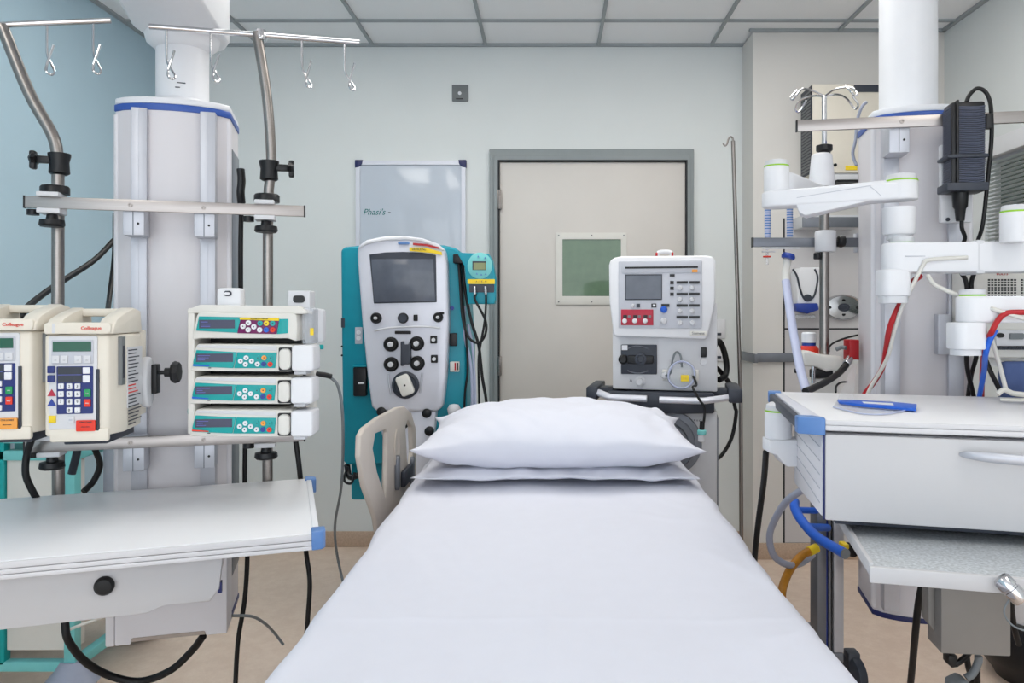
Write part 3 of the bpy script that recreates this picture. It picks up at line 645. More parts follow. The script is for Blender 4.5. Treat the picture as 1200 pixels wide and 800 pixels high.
# ================================================================== BED
def bed():
    t = thing('hospital_bed', 'hospital bed made up with a smooth white sheet, in the middle of the room', 'bed', at=(.015, 1.75, 0))
    x0, x1, y0, y1 = -.43, .46, .76, 2.73
    def topz(y): return .690+.034*(y-1.13)/1.2
    MB('mattress').box(x0+.02, x1-.02, y0+.01, y1-.01, .56, .685, b=.03, seg=3).build('mattress', t)
    # sheet
    bm = bmesh.new(); nx, ny = 150, 240; hw = .45; rad = .035; drop = .34; cxm = .015
    rows = []
    flatw = hw-rad; arc = rad*math.pi/2; tot = flatw+arc+drop
    for j in range(ny+1):
        y = y0-.02+(y1-y0+.03)*j/ny; row = []
        for i in range(nx+1):
            s_ = (i/nx*2-1); sg = -1 if s_ < 0 else 1
            a_ = abs(s_); a_ = a_*tot
            if a_ < flatw: x, z = a_, 0; nn = 0
            elif a_ < flatw+arc:
                th = (a_-flatw)/rad; x = flatw+rad*math.sin(th); z = -rad*(1-math.cos(th)); nn = math.sin(th)
            else:
                d = a_-flatw-arc; x = hw+.02*math.sin(y*9+sg)*d/drop+.05*d; z = -rad-d; nn = 1
            z0 = topz(y)
            # gentle rumples
            n1 = noise.noise(V((x*sg*2.2, y*2.2, 3.1))); n2 = noise.noise(V((x*sg*6+5, y*3.4+x*sg*3, 7.7)))
            amp = .009
            hgt = amp*n1+.003*n2
            # long folds radiating from the pillow
            hgt += .0034*math.sin((x*sg*14+y*4+2*n1))*max(0, (y-1.7))
            hgt += .007*(x/hw)**2*noise.noise(V((x*sg*9, y*5-x*sg*6, 1.1)))
            hgt += .004*max(0, .75-abs(n2)*6)*(x/hw)
            fold = .0016*math.exp(-((y-1.36+.01*n1)/.011)**2)+.0028*math.exp(-((x*sg+.02+.006*n1)/.010)**2)*(1 if y < 1.6 else 0)
            row.append(bm.verts.new((cxm+sg*x+nn*sg*hgt*1.5, y, z0+z+(1-nn)*(hgt+fold))))
        rows.append(row)
    for j in range(ny):
        for i in range(nx): bm.faces.new((rows[j][i], rows[j][i+1], rows[j+1][i+1], rows[j+1][i]))
    b = MB('sheet'); b.bm = bm; bmesh.ops.recalc_face_normals(bm, faces=bm.faces); o = b.build('sheet', t, ang=180)
    so = o.modifiers.new('thick', 'SOLIDIFY'); so.thickness = .003; so.offset = -1
    MB('offw').box(x0+.06, x1-.06, y0+.05, y1-.02, .46, .56, b=.01).box(-.2, .24, .9, 2.6, .26, .34, b=.01).box(-.1, .14, 1.1, 1.3, .3, .5).box(-.1, .14, 2.3, 2.5, .3, .5).build('bed_frame', t)
    for cx in (-.26, .30):
        for cy in (.95, 2.55):
            MB('charc').cyl((cx-.015, cy, .07), (cx+.015, cy, .07), .07, b=.006).cyl((cx, cy, .07), (cx, cy, .3), .018, m='steel').build('castor', t)
    # head end board
    MB('bedrail').prism(rr(x0+.04, x1-.04, .42, .70, .03), y1+.0, y1+.02, b=.006).build('head_board', t)
    # side rail, seen at the left by the pillows
    def s(px, py, x=-.5): k = (x)/((px-VX)/FPX); return (k, CZ+(VY-py)/FPX*k)
    out = [s(437, 606), s(424, 570), s(418, 535), s(419, 510), s(424, 501), s(440, 489), s(463, 477), s(471, 476), s(479, 483), s(484, 500), s(485, 530), s(484, 560)]
    out = [(p[0], p[1]) for p in out]+[(2.72, .60), (2.2, .60)]
    h1 = [s(449, 585), s(438, 552), s(433, 525), s(436, 508), s(449, 503), s(450.5, 506)]
    h2 = [s(472, 500), s(475, 492), s(479.5, 500), s(480.5, 530), s(478, 550), s(474, 540)]
    MB('bedrail').prism(out, -.506, -.490, 'x', b=.005, holes=[h1, h2], seg=3).build('side_rail', t)
    c = s(461, 527); MB('bedrail').lathe([(.045, 0), (.045, .004), (.036, .006), (.030, .003)], (-.491, c[0], c[1]), (1, 0, 0), n=28, sx=.9, sy=1.5).build('rail_badge', t)
    c = s(470, 556)
    MB('charc').box(-.490, -.475, c[0]-.06, c[0]+.09, c[1]-.03, c[1]+.022, b=.004).build('rail_control', t)
    for px in (460, 478):
        c = s(px, 548); MB('aluD').prism(rr(c[0]-.018, c[0]+.018, c[1]-.07, c[1]+.04, .016), -.491, -.478, 'x', b=.003).build('rail_strut', t)
    return t
bed()
def pillow(name, label, c, L, D, top_h, bot_h, tilt, seed, droop=0.0, pull=.09):
    bm = bmesh.new(); nx, ny = 84, 56; top, bot = {}, {}
    Rm = Matrix.Translation(V(c)) @ Matrix.Rotation(R(tilt), 4, 'X')
    for side in (1, -1):
        for j in range(ny+1):
            for i in range(nx+1):
                u = i/nx*2-1; v = j/ny*2-1
                ed = max(abs(u), abs(v)) >= 1-1e-9
                if ed and side == -1: bot[i, j] = top[i, j]; continue
                if side > 0: pu = max(0, 1-abs(u)**2.3)**.75; pv = max(0, 1-abs(v)**2.2)**.70
                else: pu = max(0, 1-abs(u)**4)**.6; pv = max(0, 1-abs(v)**5)**.55
                x = u*L/2*(1-pull*(1-abs(v)**3)*abs(u)**3)
                y = v*D/2*(1-.05*(1-abs(u)**3)*abs(v)**3)
                n = noise.noise(V((x*5+seed, y*7, side*3.0)))*.010+noise.noise(V((x*11+seed*2, y*16+x*8, side*5.0)))*.005
                wr = 1-abs(noise.noise(V((x*4+seed, y*10-abs(x)*9, 2.2)))*2.2)
                n += .006*max(0, wr-.55)*(1+2*abs(u))
                cr = .009*math.sin(u*22+v*7+3*noise.noise(V((x*6, y*6, seed))))*abs(u)**3*(1-abs(v)**4)
                cr += .003*math.sin(u*27+seed)*(abs(v)**4)
                h = (top_h if side > 0 else bot_h)*pu*pv
                z = side*(h+(n+cr)*min(1, pu*pv*2.5)*(1 if side > 0 else .4)) + (.003*math.sin(u*6+seed)+.002*math.sin(u*17))*(1-pu*pv) - droop*abs(u)**3
                vv = bm.verts.new(Rm @ V((x, y, z)))
                (top if side > 0 else bot)[i, j] = vv
    for d, s_ in ((top, 1), (bot, -1)):
        for j in range(ny):
            for i in range(nx):
                f = (d[i, j], d[i+1, j], d[i+1, j+1], d[i, j+1])
                bm.faces.new(f if s_ > 0 else f[::-1])
    b = MB('pillow'); b.bm = bm; o = b.build(name, None, ang=180)
    tag(o, label, 'pillow', 'pillows at the head of the bed'); return o
pillow('pillow', 'lower white pillow lying flat on the bed under the other', (.018, 2.49, .757), .86, .48, .030, .014, .5, 1.7, .004, .05)
pillow('pillow', 'upper white pillow, plump, on top of the other at the head of the bed', (.022, 2.475, .866), .872, .50, .092, .088, 3.5, 4.2, .010, .10)

# ================================================================== DIALYSIS MACHINE
YD = 3.0
def D(px, py, y=YD): return W(px, py, y)
def D3(vx, vy, y=YD-.06): return W(390+vx/6.667, 360+vy/6.667, y)
t = thing('dialysis_machine', 'teal and silver dialysis machine with a dark screen, behind the bed on the left', 'dialysis machine', at=(D(472, 0).x, 3.15, 0))
pb = lambda pts, y=YD: [(D(a, b, y).x, D(a, b, y).z) for a, b in pts]
MB('teal').prism(pb([(399, 292), (404, 289), (425, 287), (520, 287), (536, 291), (540, 297), (547, 400), (547, 520), (540, 540), (405, 545), (402, 540), (400, 400)]), YD, YD+.34, b=.012, seg=3).build('housing', t)
MB('silver').prism(pb([(419, 300), (420, 288), (430, 281), (450, 277), (475, 276.5), (495, 279), (512, 285), (521, 292), (524, 310), (526, 380), (523, 440), (519, 476), (512, 482), (442, 482), (436, 476), (431, 440), (425, 380)], YD-.05), YD-.06, YD+.01, b=.012, seg=3).build('front_panel', t)
MB('gwhite').prism(pb([(420, 291), (430, 283), (450, 278.5), (475, 277.5), (495, 280), (512, 286), (521, 293), (519, 294), (510, 289), (494, 283), (475, 281), (450, 282), (431, 286)], YD-.06), YD-.066, YD-.055, b=.002).build('top_moulding', t)
sp = lambda pts, y: [(W(420+a/8, 270+b/8, y).x, W(420+a/8, 270+b/8, y).z) for a, b in pts]
MB('charc').prism(sp([(105, 225), (250, 205), (420, 200), (600, 208), (728, 230), (735, 672), (145, 684), (130, 500)], YD-.06), YD-.064, YD-.058, b=.002).build('screen_bezel', t)
MB('screen').prism(sp([(122, 268), (702, 266), (722, 660), (150, 672)], YD-.064), YD-.067, YD-.062, b=.001).build('screen', t)
q = W(420+425/8, 270+118/8, YD-.066); MB('bluec').prism(rr(q.x-.022, q.x+.022, q.z-.005, q.z+.005, .005), YD-.068, YD-.064, b=.0006).build('maker_badge', t)
lb = MB('red').prism(sp([(512, 116), (640, 128), (760, 158), (752, 172), (630, 146), (512, 136)], YD-.066), YD-.069, YD-.064); lb.build('red_label', t)
yl = MB('yellow').prism(sp([(480, 158), (620, 160), (780, 200), (786, 232), (700, 212), (480, 192)], YD-.066), YD-.070, YD-.064)
c = sp([(570, 178)], YD-.066)[0]; yl.text('DEVICE No', (c[0], YD-.0705, c[1]), .011, a=-2); yl.build('yellow_label', t)
def disc(vx, vy, r, hub, name, m1='blackr', spin=0):
    c = D3(vx, vy); b = MB(m1).lathe([(r, 0), (r, .012), (r*.82, .018), (r*.74, .012), (r*.5, .012)], (c.x, YD-.058, c.z), (0, -1, 0), n=32)
    if hub: b.lathe([(hub, .010), (hub, .026), (hub*.6, .028), (hub*.5, .024), (0, .024)], (c.x, YD-.058, c.z), (0, -1, 0), m='gwhite', n=20)
    return b
b = disc(341, 84, .021, .006, 'p'); b.build('clamp_wheel', t)
b = disc(551, 84, .020, 0, 'p'); b.lathe([(.018, .01), (.018, .016), (0, .016)], (D3(551, 84).x, YD-.058, D3(551, 84).z), (0, -1, 0), m='charc'); b.build('pressure_port', t)
b = disc(825, 78, .019, .006, 'p'); c = D3(850, 45); b.box(c.x-.006, c.x+.010, YD-.075, YD-.058, c.z-.005, c.z+.004, b=.002); b.build('clamp_wheel', t)
c = D3(648, 82); MB('blackr').box(c.x-.008, c.x+.008, YD-.066, YD-.058, c.z-.012, c.z+.012, b=.002).build('sensor_slot', t)
ar = MB('gwhite').tube([D3(325, 182, YD-.066), D3(430, 162, YD-.068), D3(590, 152, YD-.068), D3(740, 152, YD-.068), D3(840, 162, YD-.066)], .0035, n=8); ar.build('ledge', t)
q0, q1 = D3(486, 208), D3(612, 184); MB('blackr').box(q0.x, q1.x, YD-.066, YD-.058, q0.z, q1.z, b=.002).build('card_slot', t)
for vx, vy in ((456, 288), (658, 282), (458, 444), (662, 436)): disc(vx, vy, .028, .010, 'p').build('peristaltic_pump', t)
q0, q1 = D3(538, 455), D3(616, 272)
MB('charc').prism([(q0.x, q0.z), (q0.x+.012, q0.z), (q0.x+.012, q0.z+.006), (q1.x-.01, q0.z+.006), (q1.x, q0.z+.01), (q1.x, q1.z-.004), (q1.x-.006, q1.z-.004), (q1.x-.012, q1.z-.008), (q0.x+.012, q1.z-.008), (q0.x+.012, q1.z+.004), (q0.x, q1.z+.004)], YD-.082, YD-.058, b=.003).build('cassette_holder', t)
for vx, vy in ((790, 252), (795, 402)):
    c = D3(vx, vy); MB('blackr').box(c.x-.013, c.x+.013, YD-.070, YD-.058, c.z-.015, c.z+.015, b=.003).cyl((c.x, YD-.078, c.z), (c.x, YD-.07, c.z), .007, m='gwhite').build('line_clamp', t)
b = disc(570, 606, .052, 0, 'p', 'charc'); c = D3(572, 604)
pr = [(math.cos(R(22))*x-math.sin(R(22))*z+c.x, math.sin(R(22))*x+math.cos(R(22))*z+c.z) for x, z in rr(-.026, .026, -.040, .040, .012)]
b.build('rotor_housing', t)
MB('offw').prism(pr, YD-.088, YD-.066, b=.004, seg=3).cyl((c.x, YD-.090, c.z), (c.x, YD-.087, c.z), .004, m='black').build('rotor_cover', t)
for pts in ([(432, 520), (440, 600), (455, 680)], [(700, 510), (690, 600), (680, 670)]):
    MB('alu').tube([D3(x, y, YD-.066) for x, y in pts], .004, n=8).build('guide_bar', t)
# side strip details
q0, q1 = D3(175, 285, YD), D3(232, 155, YD); MB('panelg').box(q0.x, q1.x, YD-.004, YD, q0.z, q1.z, b=.002).build('port_plate', t)
for vy in (195, 240):
    c = D3(204, vy, YD); MB('white').lathe([(.0085, 0), (.0085, .004), (.004, .004), (.004, .001), (0, .001)], (c.x, YD-.004, c.z), (0, -1, 0), n=20).build('port_ring', t)
q0, q1 = D3(172, 690, YD), D3(275, 462, YD); MB('black').box(q0.x, q1.x, YD-.03, YD+.001, q0.z, q1.z, b=.006).box(q0.x-.002, q1.x+.002, YD-.034, YD+.001, q1.z, q1.z+.006, m='teal', b=.002).build('detector_block', t)
c = D3(222, 592, YD-.03); MB('white').box(c.x-.012, c.x+.012, YD-.033, YD-.029, c.z-.003, c.z+.003, b=.001).build('symbol_plate', t)
for vx, vy, s_ in ((72, 305, .004), (72, 375, .004)): c = D3(vx, vy, YD); MB('black').cyl((c.x, YD-.002, c.z), (c.x, YD, c.z), s_).build('screw_hole', t)
q0, q1 = D3(66, 158, YD), D3(94, 85, YD); MB('charc').box(q0.x, q1.x, YD-.003, YD, q0.z, q1.z, b=.001).build('latch', t)
q0, q1 = D3(918, 300, YD), D3(974, 200, YD); MB('black').box(q0.x, q1.x, YD-.02, YD, q0.z, q1.z, b=.003).build('clip', t)
q0, q1 = D3(920, 500, YD), D3(992, 422, YD); MB('offw').box(q0.x, q1.x, YD-.02, YD, q0.z, q1.z, b=.003).box(q0.x+.018, q0.x+.024, YD-.022, YD-.018, q0.z+.006, q1.z-.004, m='red').box(q0.x+.028, q0.x+.033, YD-.022, YD-.018, q0.z+.006, q1.z-.004, m='black').build('leak_detector', t)
c = D(530, 361, YD); MB('dblue').cyl((c.x, YD-.01, c.z), (c.x, YD, c.z), .008).build('button', t)
c = D(532, 479, YD-.04); MB('gwhite').lathe([(0, .02), (.018, .016), (.026, 0), (.022, -.02), (0, -.02)], c).cyl((c.x, YD-.04, c.z), (c.x, YD, c.z), .01, m='black').build('heater_knob', t)
# lower grey body, pole, base
MB('silver').prism(pb([(442, 480), (512, 480), (508, 520), (500, 590), (460, 590), (450, 520)], YD-.03), YD-.04, YD+.25, b=.01).build('lower_cover', t)
MB('teal').box(D(402, 0).x+.02, D(545, 0).x-.02, YD+.04, YD+.3, .50, .66, b=.01).build('lower_housing', t)
MB('gwhite').box(-.62, -.54, YD+.11, YD+.19, .12, .52, b=.006).build('stand', t)
MB('gwhite').box(-.80, -.36, YD-.05, YD+.33, .10, .15, b=.012).build('base', t)
for x in (-.76, -.40):
    for y_ in (YD, YD+.28): MB('charc').cyl((x-.014, y_, .05), (x+.014, y_, .05), .05, b=.004).cyl((x, y_, .05), (x, y_, .11), .012).build('castor', t)
# hooks & dark fittings beneath
for i, (px, py) in enumerate(((447, 482), (500, 484), (452, 500), (503, 505))):
    c = D(px, py, YD-.06); MB('black').lathe([(.014, 0), (.018, .01), (.018, .025), (.010, .03), (0, .03)], (c.x, YD-.04, c.z), (0, -1, 0), n=16).build('bag_hook', t)
c = D(466, 493, YD-.05); MB('black').lathe([(.03, 0), (.03, .02), (0, .022)], (c.x+.02, YD-.04, c.z), (0, -1, 0), n=24).build('port_cap', t)
q = D(408, 552, YD)
cb = MB('black').tube([(q.x-.01, YD+.02, q.z+.02), (q.x+.01, YD-.01, q.z-.02), (q.x+.05, YD, q.z-.01), (q.x+.09, YD+.01, q.z+.01)], .012).tube([(q.x, YD-.01, q.z+.02), (q.x-.01, YD-.02, q.z-.03), (q.x+.02, YD-.03, q.z-.04), (q.x+.03, YD-.02, q.z)], .005)
cb.build('scale_bracket', t)
# blood warmer box on the right of the machine
t = thing('temperature_monitor', 'small teal monitor box with a round pale display, right of the dialysis machine', 'monitor', at=(D(560, 0, 2.95).x, 3.0, D(0, 356, 2.95).z))
zz = lambda vx, vy, y=2.95: W(520+vx/13.33, 290+vy/13.33, y)
o = [zz(215, 95), zz(230, 78), (zz(700, 95)), zz(760, 200), zz(810, 480), zz(810, 800), zz(790, 880), zz(380, 880), zz(360, 700), zz(330, 300)]
MB('teal').prism([(p.x, p.z) for p in o], 2.95, 3.03, b=.006, seg=3).build('housing', t)
c = zz(565, 285); MB('tealL').lathe([(.051, 0), (.051, .003), (.047, .005), (0, .005)], (c.x, 2.951, c.z), (0, -1, 0), n=40, sx=.93).build('dial_plate', t)
q0, q1 = zz(455, 350), zz(662, 218); MB('charc').box(q0.x-.001, q1.x, 2.943, 2.948, q0.z, q1.z+.001).box(q0.x+.003, q1.x-.002, 2.942, 2.944, q0.z+.001, q1.z-.005, m='olcd').build('display', t)
for vx, vy in ((520, 410), (590, 425), (658, 415), (540, 140), (650, 160)):
    c = zz(vx, vy); MB('bluec').prism([(c.x-.004, c.z-.003), (c.x+.004, c.z-.003), (c.x, c.z+.004)], 2.943, 2.947).build('button', t)
q0, q1 = zz(375, 568), zz(798, 495); yl = MB('yellow').prism(rr(q0.x, q1.x, q0.z, q1.z, .002), 2.946, 2.951); yl.text('A - P K - M', ((q0.x+q1.x)/2, 2.9455, (q0.z+q1.z)/2), .009); yl.build('yellow_label', t)
q0, q1 = zz(400, 700), zz(790, 575); MB('charc').prism(rr(q0.x, q1.x, q0.z, q1.z, .004), 2.947, 2.951).build('socket_recess', t)
for vx in (488, 655): c = zz(vx, 610); d = zz(vx+8, 735); MB('chrome').tube([(c.x, 2.935, c.z), (d.x, 2.93, d.z)], .0055, sm=1).build('plug', t)
c = zz(220, 120); MB('black').box(c.x-.02, c.x+.03, 2.96, 3.02, c.z-.03, c.z+.006, b=.004).build('bracket', t)

def cable(name, pts, r, m, label, cat='cable', group=None, n=10):
    o = MB(m).tube(pts, r, n=n, sm=7).build(name); return tag(o, label, cat, group)
def zc(vx, vy, y): return W(520+vx/4.21, 280+vy/4.21, y)
G = 'cables hanging under the small teal monitor'
cable('sensor_cable', [zc(158, 270, 2.93), zc(155, 300, 2.925), zc(205, 400, 2.92), zc(205, 470, 2.92), zc(170, 512, 2.93), zc(120, 480, 2.93), zc(92, 380, 2.95), zc(82, 240, 2.96), zc(72, 90, 2.98)], .005, 'blackr', 'black cable looping from the left plug of the small teal monitor', 'cable', G)
cable('sensor_cable', [zc(208, 270, 2.93), zc(208, 330, 2.92), (zc(200, 420, 2.915)), zc(175, 560, 2.92), zc(172, 650, 2.92), zc(175, 800, 2.93), zc(175, 900, 2.95)], .0045, 'blackr', 'black cable falling straight from the right plug of the small teal monitor', 'cable', G)
cable('sensor_cable', [zc(90, 90, 2.99), zc(105, 250, 2.975), zc(135, 400, 2.965), zc(160, 480, 2.96), zc(175, 540, 2.95), zc(190, 680, 2.955), zc(210, 800, 2.96), zc(212, 900, 2.97)], .006, 'blackr', 'thick black cable running down from the bracket behind the small teal monitor', 'cable', G)
cable('sensor_cable', [zc(76, 100, 3.0), zc(95, 330, 2.99), zc(110, 480, 2.985), zc(118, 640, 2.98), zc(105, 760, 2.98), zc(100, 900, 2.99)], .0045, 'blackr', 'thin black cable beside the right edge of the dialysis machine', 'cable', G)
cable('clear_tube', [zc(100, 330, 3.0), zc(105, 480, 3.0), zc(130, 600, 3.0), zc(140, 720, 3.0), zc(138, 900, 3.0)], .006, 'tubew', 'left pale plastic tube among the black cables by the dialysis machine', 'tube')
cable('clear_tube', [zc(120, 420, 3.01), zc(140, 520, 3.01), zc(150, 640, 3.01), zc(155, 760, 3.01), zc(158, 900, 3.0)], .005, 'tubew', 'right pale plastic tube among the black cables by the dialysis machine', 'tube')

# ================================================================== VENTILATOR AND TROLLEY
YV = 2.9
Vp = lambda vx, vy, y=YV-.02: W(720+vx/8, 290+vy/8, y)
V4 = lambda vx, vy, y=YV: W(680+vx/4, 280+vy/4, y)
vcx = V4(390, 0).x
t = thing('ventilator', 'white ventilator with a knob-covered control panel on a dark-topped trolley', 'ventilator', at=(vcx, 3.05, V4(0, 705).z))
vp = lambda pts, f=V4, y=YV: [(f(a, b, y).x, f(a, b, y).z) for a, b in pts]
MB('gwhite').prism(vp([(150, 300), (152, 700), (158, 706), (632, 712), (637, 706), (636, 300)]), YV, YV+.34, b=.006).build('lower_unit', t)
MB('white').prism(vp([(143, 120), (150, 96), (170, 84), (200, 78), (600, 80), (625, 86), (637, 105), (636, 300), (612, 410), (598, 464), (590, 468), (175, 456), (165, 448), (145, 290)], V4, YV-.04), YV-.045, YV+.22, b=.008, seg=3).build('control_head', t)
q0, q1 = V4(190, 418, YV-.047), V4(578, 102, YV-.047)
MB('panelg').prism(rr(q0.x, q1.x, q0.z, q1.z, .004), YV-.050, YV-.044, b=.001).build('control_panel', t)
yp = YV-.050
def vb(m, x0, y0, x1, y1, d=.002, b=0): a, c = Vp(x0, y1, yp), Vp(x1, y0, yp); return MB(m).box(a.x, c.x, yp-d, yp+.001, a.z, c.z, b=b)
vb('panelg', 90, 130, 832, 238, .0025, .001).build('upper_strip', t)
vb('black', 125, 177, 800, 195, .004).build('card_slot', t)
vb('orange', 745, 208, 796, 235, .004).build('orange_mark', t)
vb('charc', 122, 250, 470, 490, .003, .001).build('screen_bezel', t)
vb('screen', 132, 262, 462, 480, .005).build('screen', t)
vb('crim', 85, 580, 388, 728, .003, .001).build('red_panel', t)
def vknob(vx, vy, r, m='gwhite', nm='knob', d=.012):
    c = Vp(vx, vy, yp); MB(m).lathe([(r*1.05, 0), (r, .002), (r*.92, d), (r*.7, d+.002), (0, d+.002)], (c.x, yp, c.z), (0, -1, 0), n=20).box(c.x-r*.18, c.x+r*.18, yp-d-.005, yp-d, c.z-r*.9, c.z+r*.9, b=.0006).build(nm, t)
for vx in (120, 215, 312): vknob(vx, 688, .0095, 'white', 'alarm_knob'); vb('black', vx-15, 632, vx+22, 658, .005).build('readout', t); vb('cord', vx+30, 634, vx+55, 656, .005).build('indicator', t)
vknob(195, 545, .007); vb('charc', 230, 526, 264, 562, .003).build('switch', t)
vb('black', 370, 524, 416, 562, .004, .001).build('mode_key', t); vb('white', 384, 532, 408, 552, .0052).build('mode_symbol', t)
vb('black', 462, 528, 538, 555, .004).build('readout', t)
vknob(486, 580, .0125, 'bluev', 'blue_knob', .018); vknob(486, 688, .0115, 'gwhite', 'selector_knob', .014)
vb('black', 540, 250, 586, 273, .003).build('readout', t)
for vy in (328, 382, 437): vb('black', 544, vy-15, 578, vy+15, .004, .0005).build('key', t)
for vy in (328, 436, 543, 652):
    vb('black', 602, vy-12, 708, vy+12, .003).build('readout', t); vb('black', 720, vy-12, 816, vy+12, .003).build('readout', t)
    vknob(634, vy+52, .0088); vknob(746, vy+52, .0088)
q0, q1 = V4(522, 452, YV-.046), V4(598, 430, YV-.046)
lb = MB('offw').prism(rr(q0.x, q1.x, q0.z, q1.z, .002), YV-.048, YV-.044, b=.0005); lb.text('Siemens', ((q0.x+q1.x)/2, YV-.0485, (q0.z+q1.z)/2), .014); lb.build('maker_plate', t)
# handle on top
hz_ = V4(0, 78).z; hx0, hx1 = V4(345, 0).x, V4(440, 0).x
MB('gwhite').tube([(hx0+.012, YV+.08, hz_-.01), (hx0+.012, YV+.08, hz_+.012), (hx0+.022, YV+.08, hz_+.02), (hx1-.022, YV+.08, hz_+.02), (hx1-.012, YV+.08, hz_+.012), (hx1-.012, YV+.08, hz_-.01)], .009, sm=3).build('top_handle', t)
for x in (hx0, hx1): MB('red').lathe([(.009, -.004), (.012, 0), (.009, .004)], (x+(.008 if x == hx0 else -.008), YV+.075, hz_+.008), (1, 0, 0)).build('handle_end', t)
# lower unit details
q0, q1 = V4(192, 634), V4(360, 495)
MB('charc').box(q0.x, q1.x, YV-.012, YV+.002, q0.z, q1.z, b=.003).build('valve_drawer', t)
for vz_, s_ in ((515, 1), (618, -1)):
    ps = [V4(225+k*24, vz_-s_*(-12*math.sin(math.pi*k/4))*-1, YV-.013) for k in range(5)]
    MB('aluD').tube(ps, .0025, n=8).build('moulded_arc', t)
q0, q1 = V4(222, 584), V4(345, 545); MB('black').box(q0.x, q1.x, YV-.03, YV-.01, q0.z, q1.z, b=.005).build('valve_bar', t)
c = V4(290, 562, YV-.03); MB('charc').lathe([(.022, 0), (.022, .012), (.014, .014), (.012, .004), (0, .004)], (c.x, YV-.03, c.z), (0, -1, 0)).build('valve_outlet', t)
c = V4(205, 565, YV-.012); MB('blackr').lathe([(.018, 0), (.018, .014), (.012, .02), (0, .02)], (c.x, YV-.012, c.z), (0, -1, 0)).build('valve_knob', t)
q0, q1 = V4(196, 521), V4(223, 498); MB('white').box(q0.x, q1.x, YV-.015, YV-.01, q0.z, q1.z).build('warning_sticker', t)
c = V4(280, 668); MB('gwhite').lathe([(.020, 0), (.020, .006), (.013, .008), (.012, .028), (0, .028)], (c.x, YV, c.z), (0, -1, 0)).box(c.x-.003, c.x+.003, YV-.034, YV-.028, c.z-.011, c.z+.011).build('gas_knob', t)
c = V4(238, 665); lb = MB('charc'); lb.text('A', (c.x, YV-.001, c.z), .015, 'charc'); lb.build('letter', t)
q0, q1 = V4(385, 662), V4(552, 610); MB('offw').box(q0.x, q1.x, YV-.010, YV+.001, q0.z, q1.z, b=.002).build('connector_strip', t)
c = V4(575, 530); MB('black').box(c.x-.011, c.x+.011, YV-.008, YV, c.z-.018, c.z+.02, b=.003).lathe([(.014, 0), (.013, .004), (.0, .004)], (c.x, YV, c.z-.035), (0, -1, 0), m='gwhite').build('sensor_socket', t)
# coiled sensor and its cable
t2 = thing('flow_sensor', 'round clear flow sensor coil with a yellow sticker on the ventilator front', 'sensor', at=(V4(480, 640).x, YV-.03, V4(0, 690).z))
c = V4(480, 635, YV-.03)
MB('clearp').lathe([(.052, 0), (.055, .006), (.050, .016), (.020, .02), (0, .02)], (c.x, YV-.014, c.z), (0, -1, 0), n=32).build('dome', t2)
ps = [(c.x+.048*math.cos(k*.5)*(1+.05*math.sin(k)), YV-.032-.001*k/5, c.z+.05*math.sin(k*.5)) for k in range(22)]
MB('tubew').tube(ps, .0035, n=8, sm=4).build('coil', t2)
MB('cord').tube([V4(405, 640, YV-.02), V4(430, 625, YV-.03), V4(438, 570, YV-.03), V4(455, 530, YV-.03), V4(475, 545, YV-.03), V4(482, 600, YV-.03)], .004, n=8).build('loop', t2)
q0, q1 = V4(478, 665, YV-.035), V4(515, 635, YV-.035); MB('yellow').prism(rr(q0.x, q1.x, q0.z, q1.z, .002), YV-.041, YV-.038).text('- -', ((q0.x+q1.x)/2, YV-.0415, (q0.z+q1.z)/2), .012).build('yellow_sticker', t2)
c = V4(400, 640, YV-.02); MB('gwhite').lathe([(.014, 0), (.012, .008), (.006, .012), (0, .012)], (c.x, YV-.01, c.z), (0, -1, 0)).build('connector', t2)
# trolley
Tp = lambda vx, vy, y: W(680+vx/4.446, 440+vy/4.446, y)
YT = 2.82
t = thing('ventilator_trolley', 'white trolley with a dark top and curved silver handles under the ventilator', 'trolley', at=(vcx, 3.03, 0))
ztt = V4(0, 712).z
tx0, tx1 = Tp(150, 0, YT).x, Tp(715, 0, YT).x
MB('charc').prism([(tx0, YT+.03), (tx0+.10, YT), (tx1-.10, YT), (tx1, YT+.03), (tx1+.0, YT+.40), (tx0, YT+.40)], ztt-.075, ztt-.002, 'z', b=.008).build('top_tray', t)
for s_, (px0, px1) in ((-1, (42, 100)), (1, (770, 838))):
    a, b_ = Tp(px0, 130, YT+.05), Tp(px1, 60, YT+.05)
    MB('charc').box(a.x, b_.x, YT+.01, YT+.30, a.z, b_.z, b=.006).box(min(a.x, tx0) if s_ < 0 else tx1-.02, tx0+.02 if s_ < 0 else max(b_.x, tx1), YT+.1, YT+.2, a.z+.01, b_.z-.01, b=.004).build('corner_bracket', t)
hl = [Tp(98, 92, YT+.04), Tp(150, 108, YT), Tp(200, 118, YT-.025), Tp(375, 122, YT-.03)]
hr = [Tp(440, 126, YT-.03), Tp(640, 128, YT-.03), Tp(700, 122, YT-.02), Tp(775, 108, YT+.04)]
for h_ in (hl, hr):
    MB('silver').tube([(p.x, p.y, p.z) for p in h_], .019, n=14, sm=5, flat=.62).build('handle', t)
e0, e1 = Tp(160, 190, YV), Tp(706, 190, YV)
MB('gwhite').box(e0.x, e1.x-.0, YV, YV+.36, .20, ztt-.075, b=.006).build('cabinet', t)
MB('aluD').box(e1.x, e1.x+.006, YV+.02, YV+.3, .22, ztt-.10).build('side_seam', t)
c = Tp(596, 230, YV); lb = MB('charc'); lb.text('S E R V O', (c.x, YV-.001, c.z), .011); lb.build('lettering', t)
c = Tp(500, 300, YV); MB('aluD').lathe([(.125, 0), (.122, .012), (.1, .014), (.098, .006), (.075, .006), (.07, .014), (0, .014)], (c.x-.03, YV, c.z-.035), (0, -1, 0), n=48).build('round_vent', t)
MB('charc').box(e0.x-.01, e1.x+.01, YV+.0, YV+.40, .11, .20, b=.02).build('base', t)
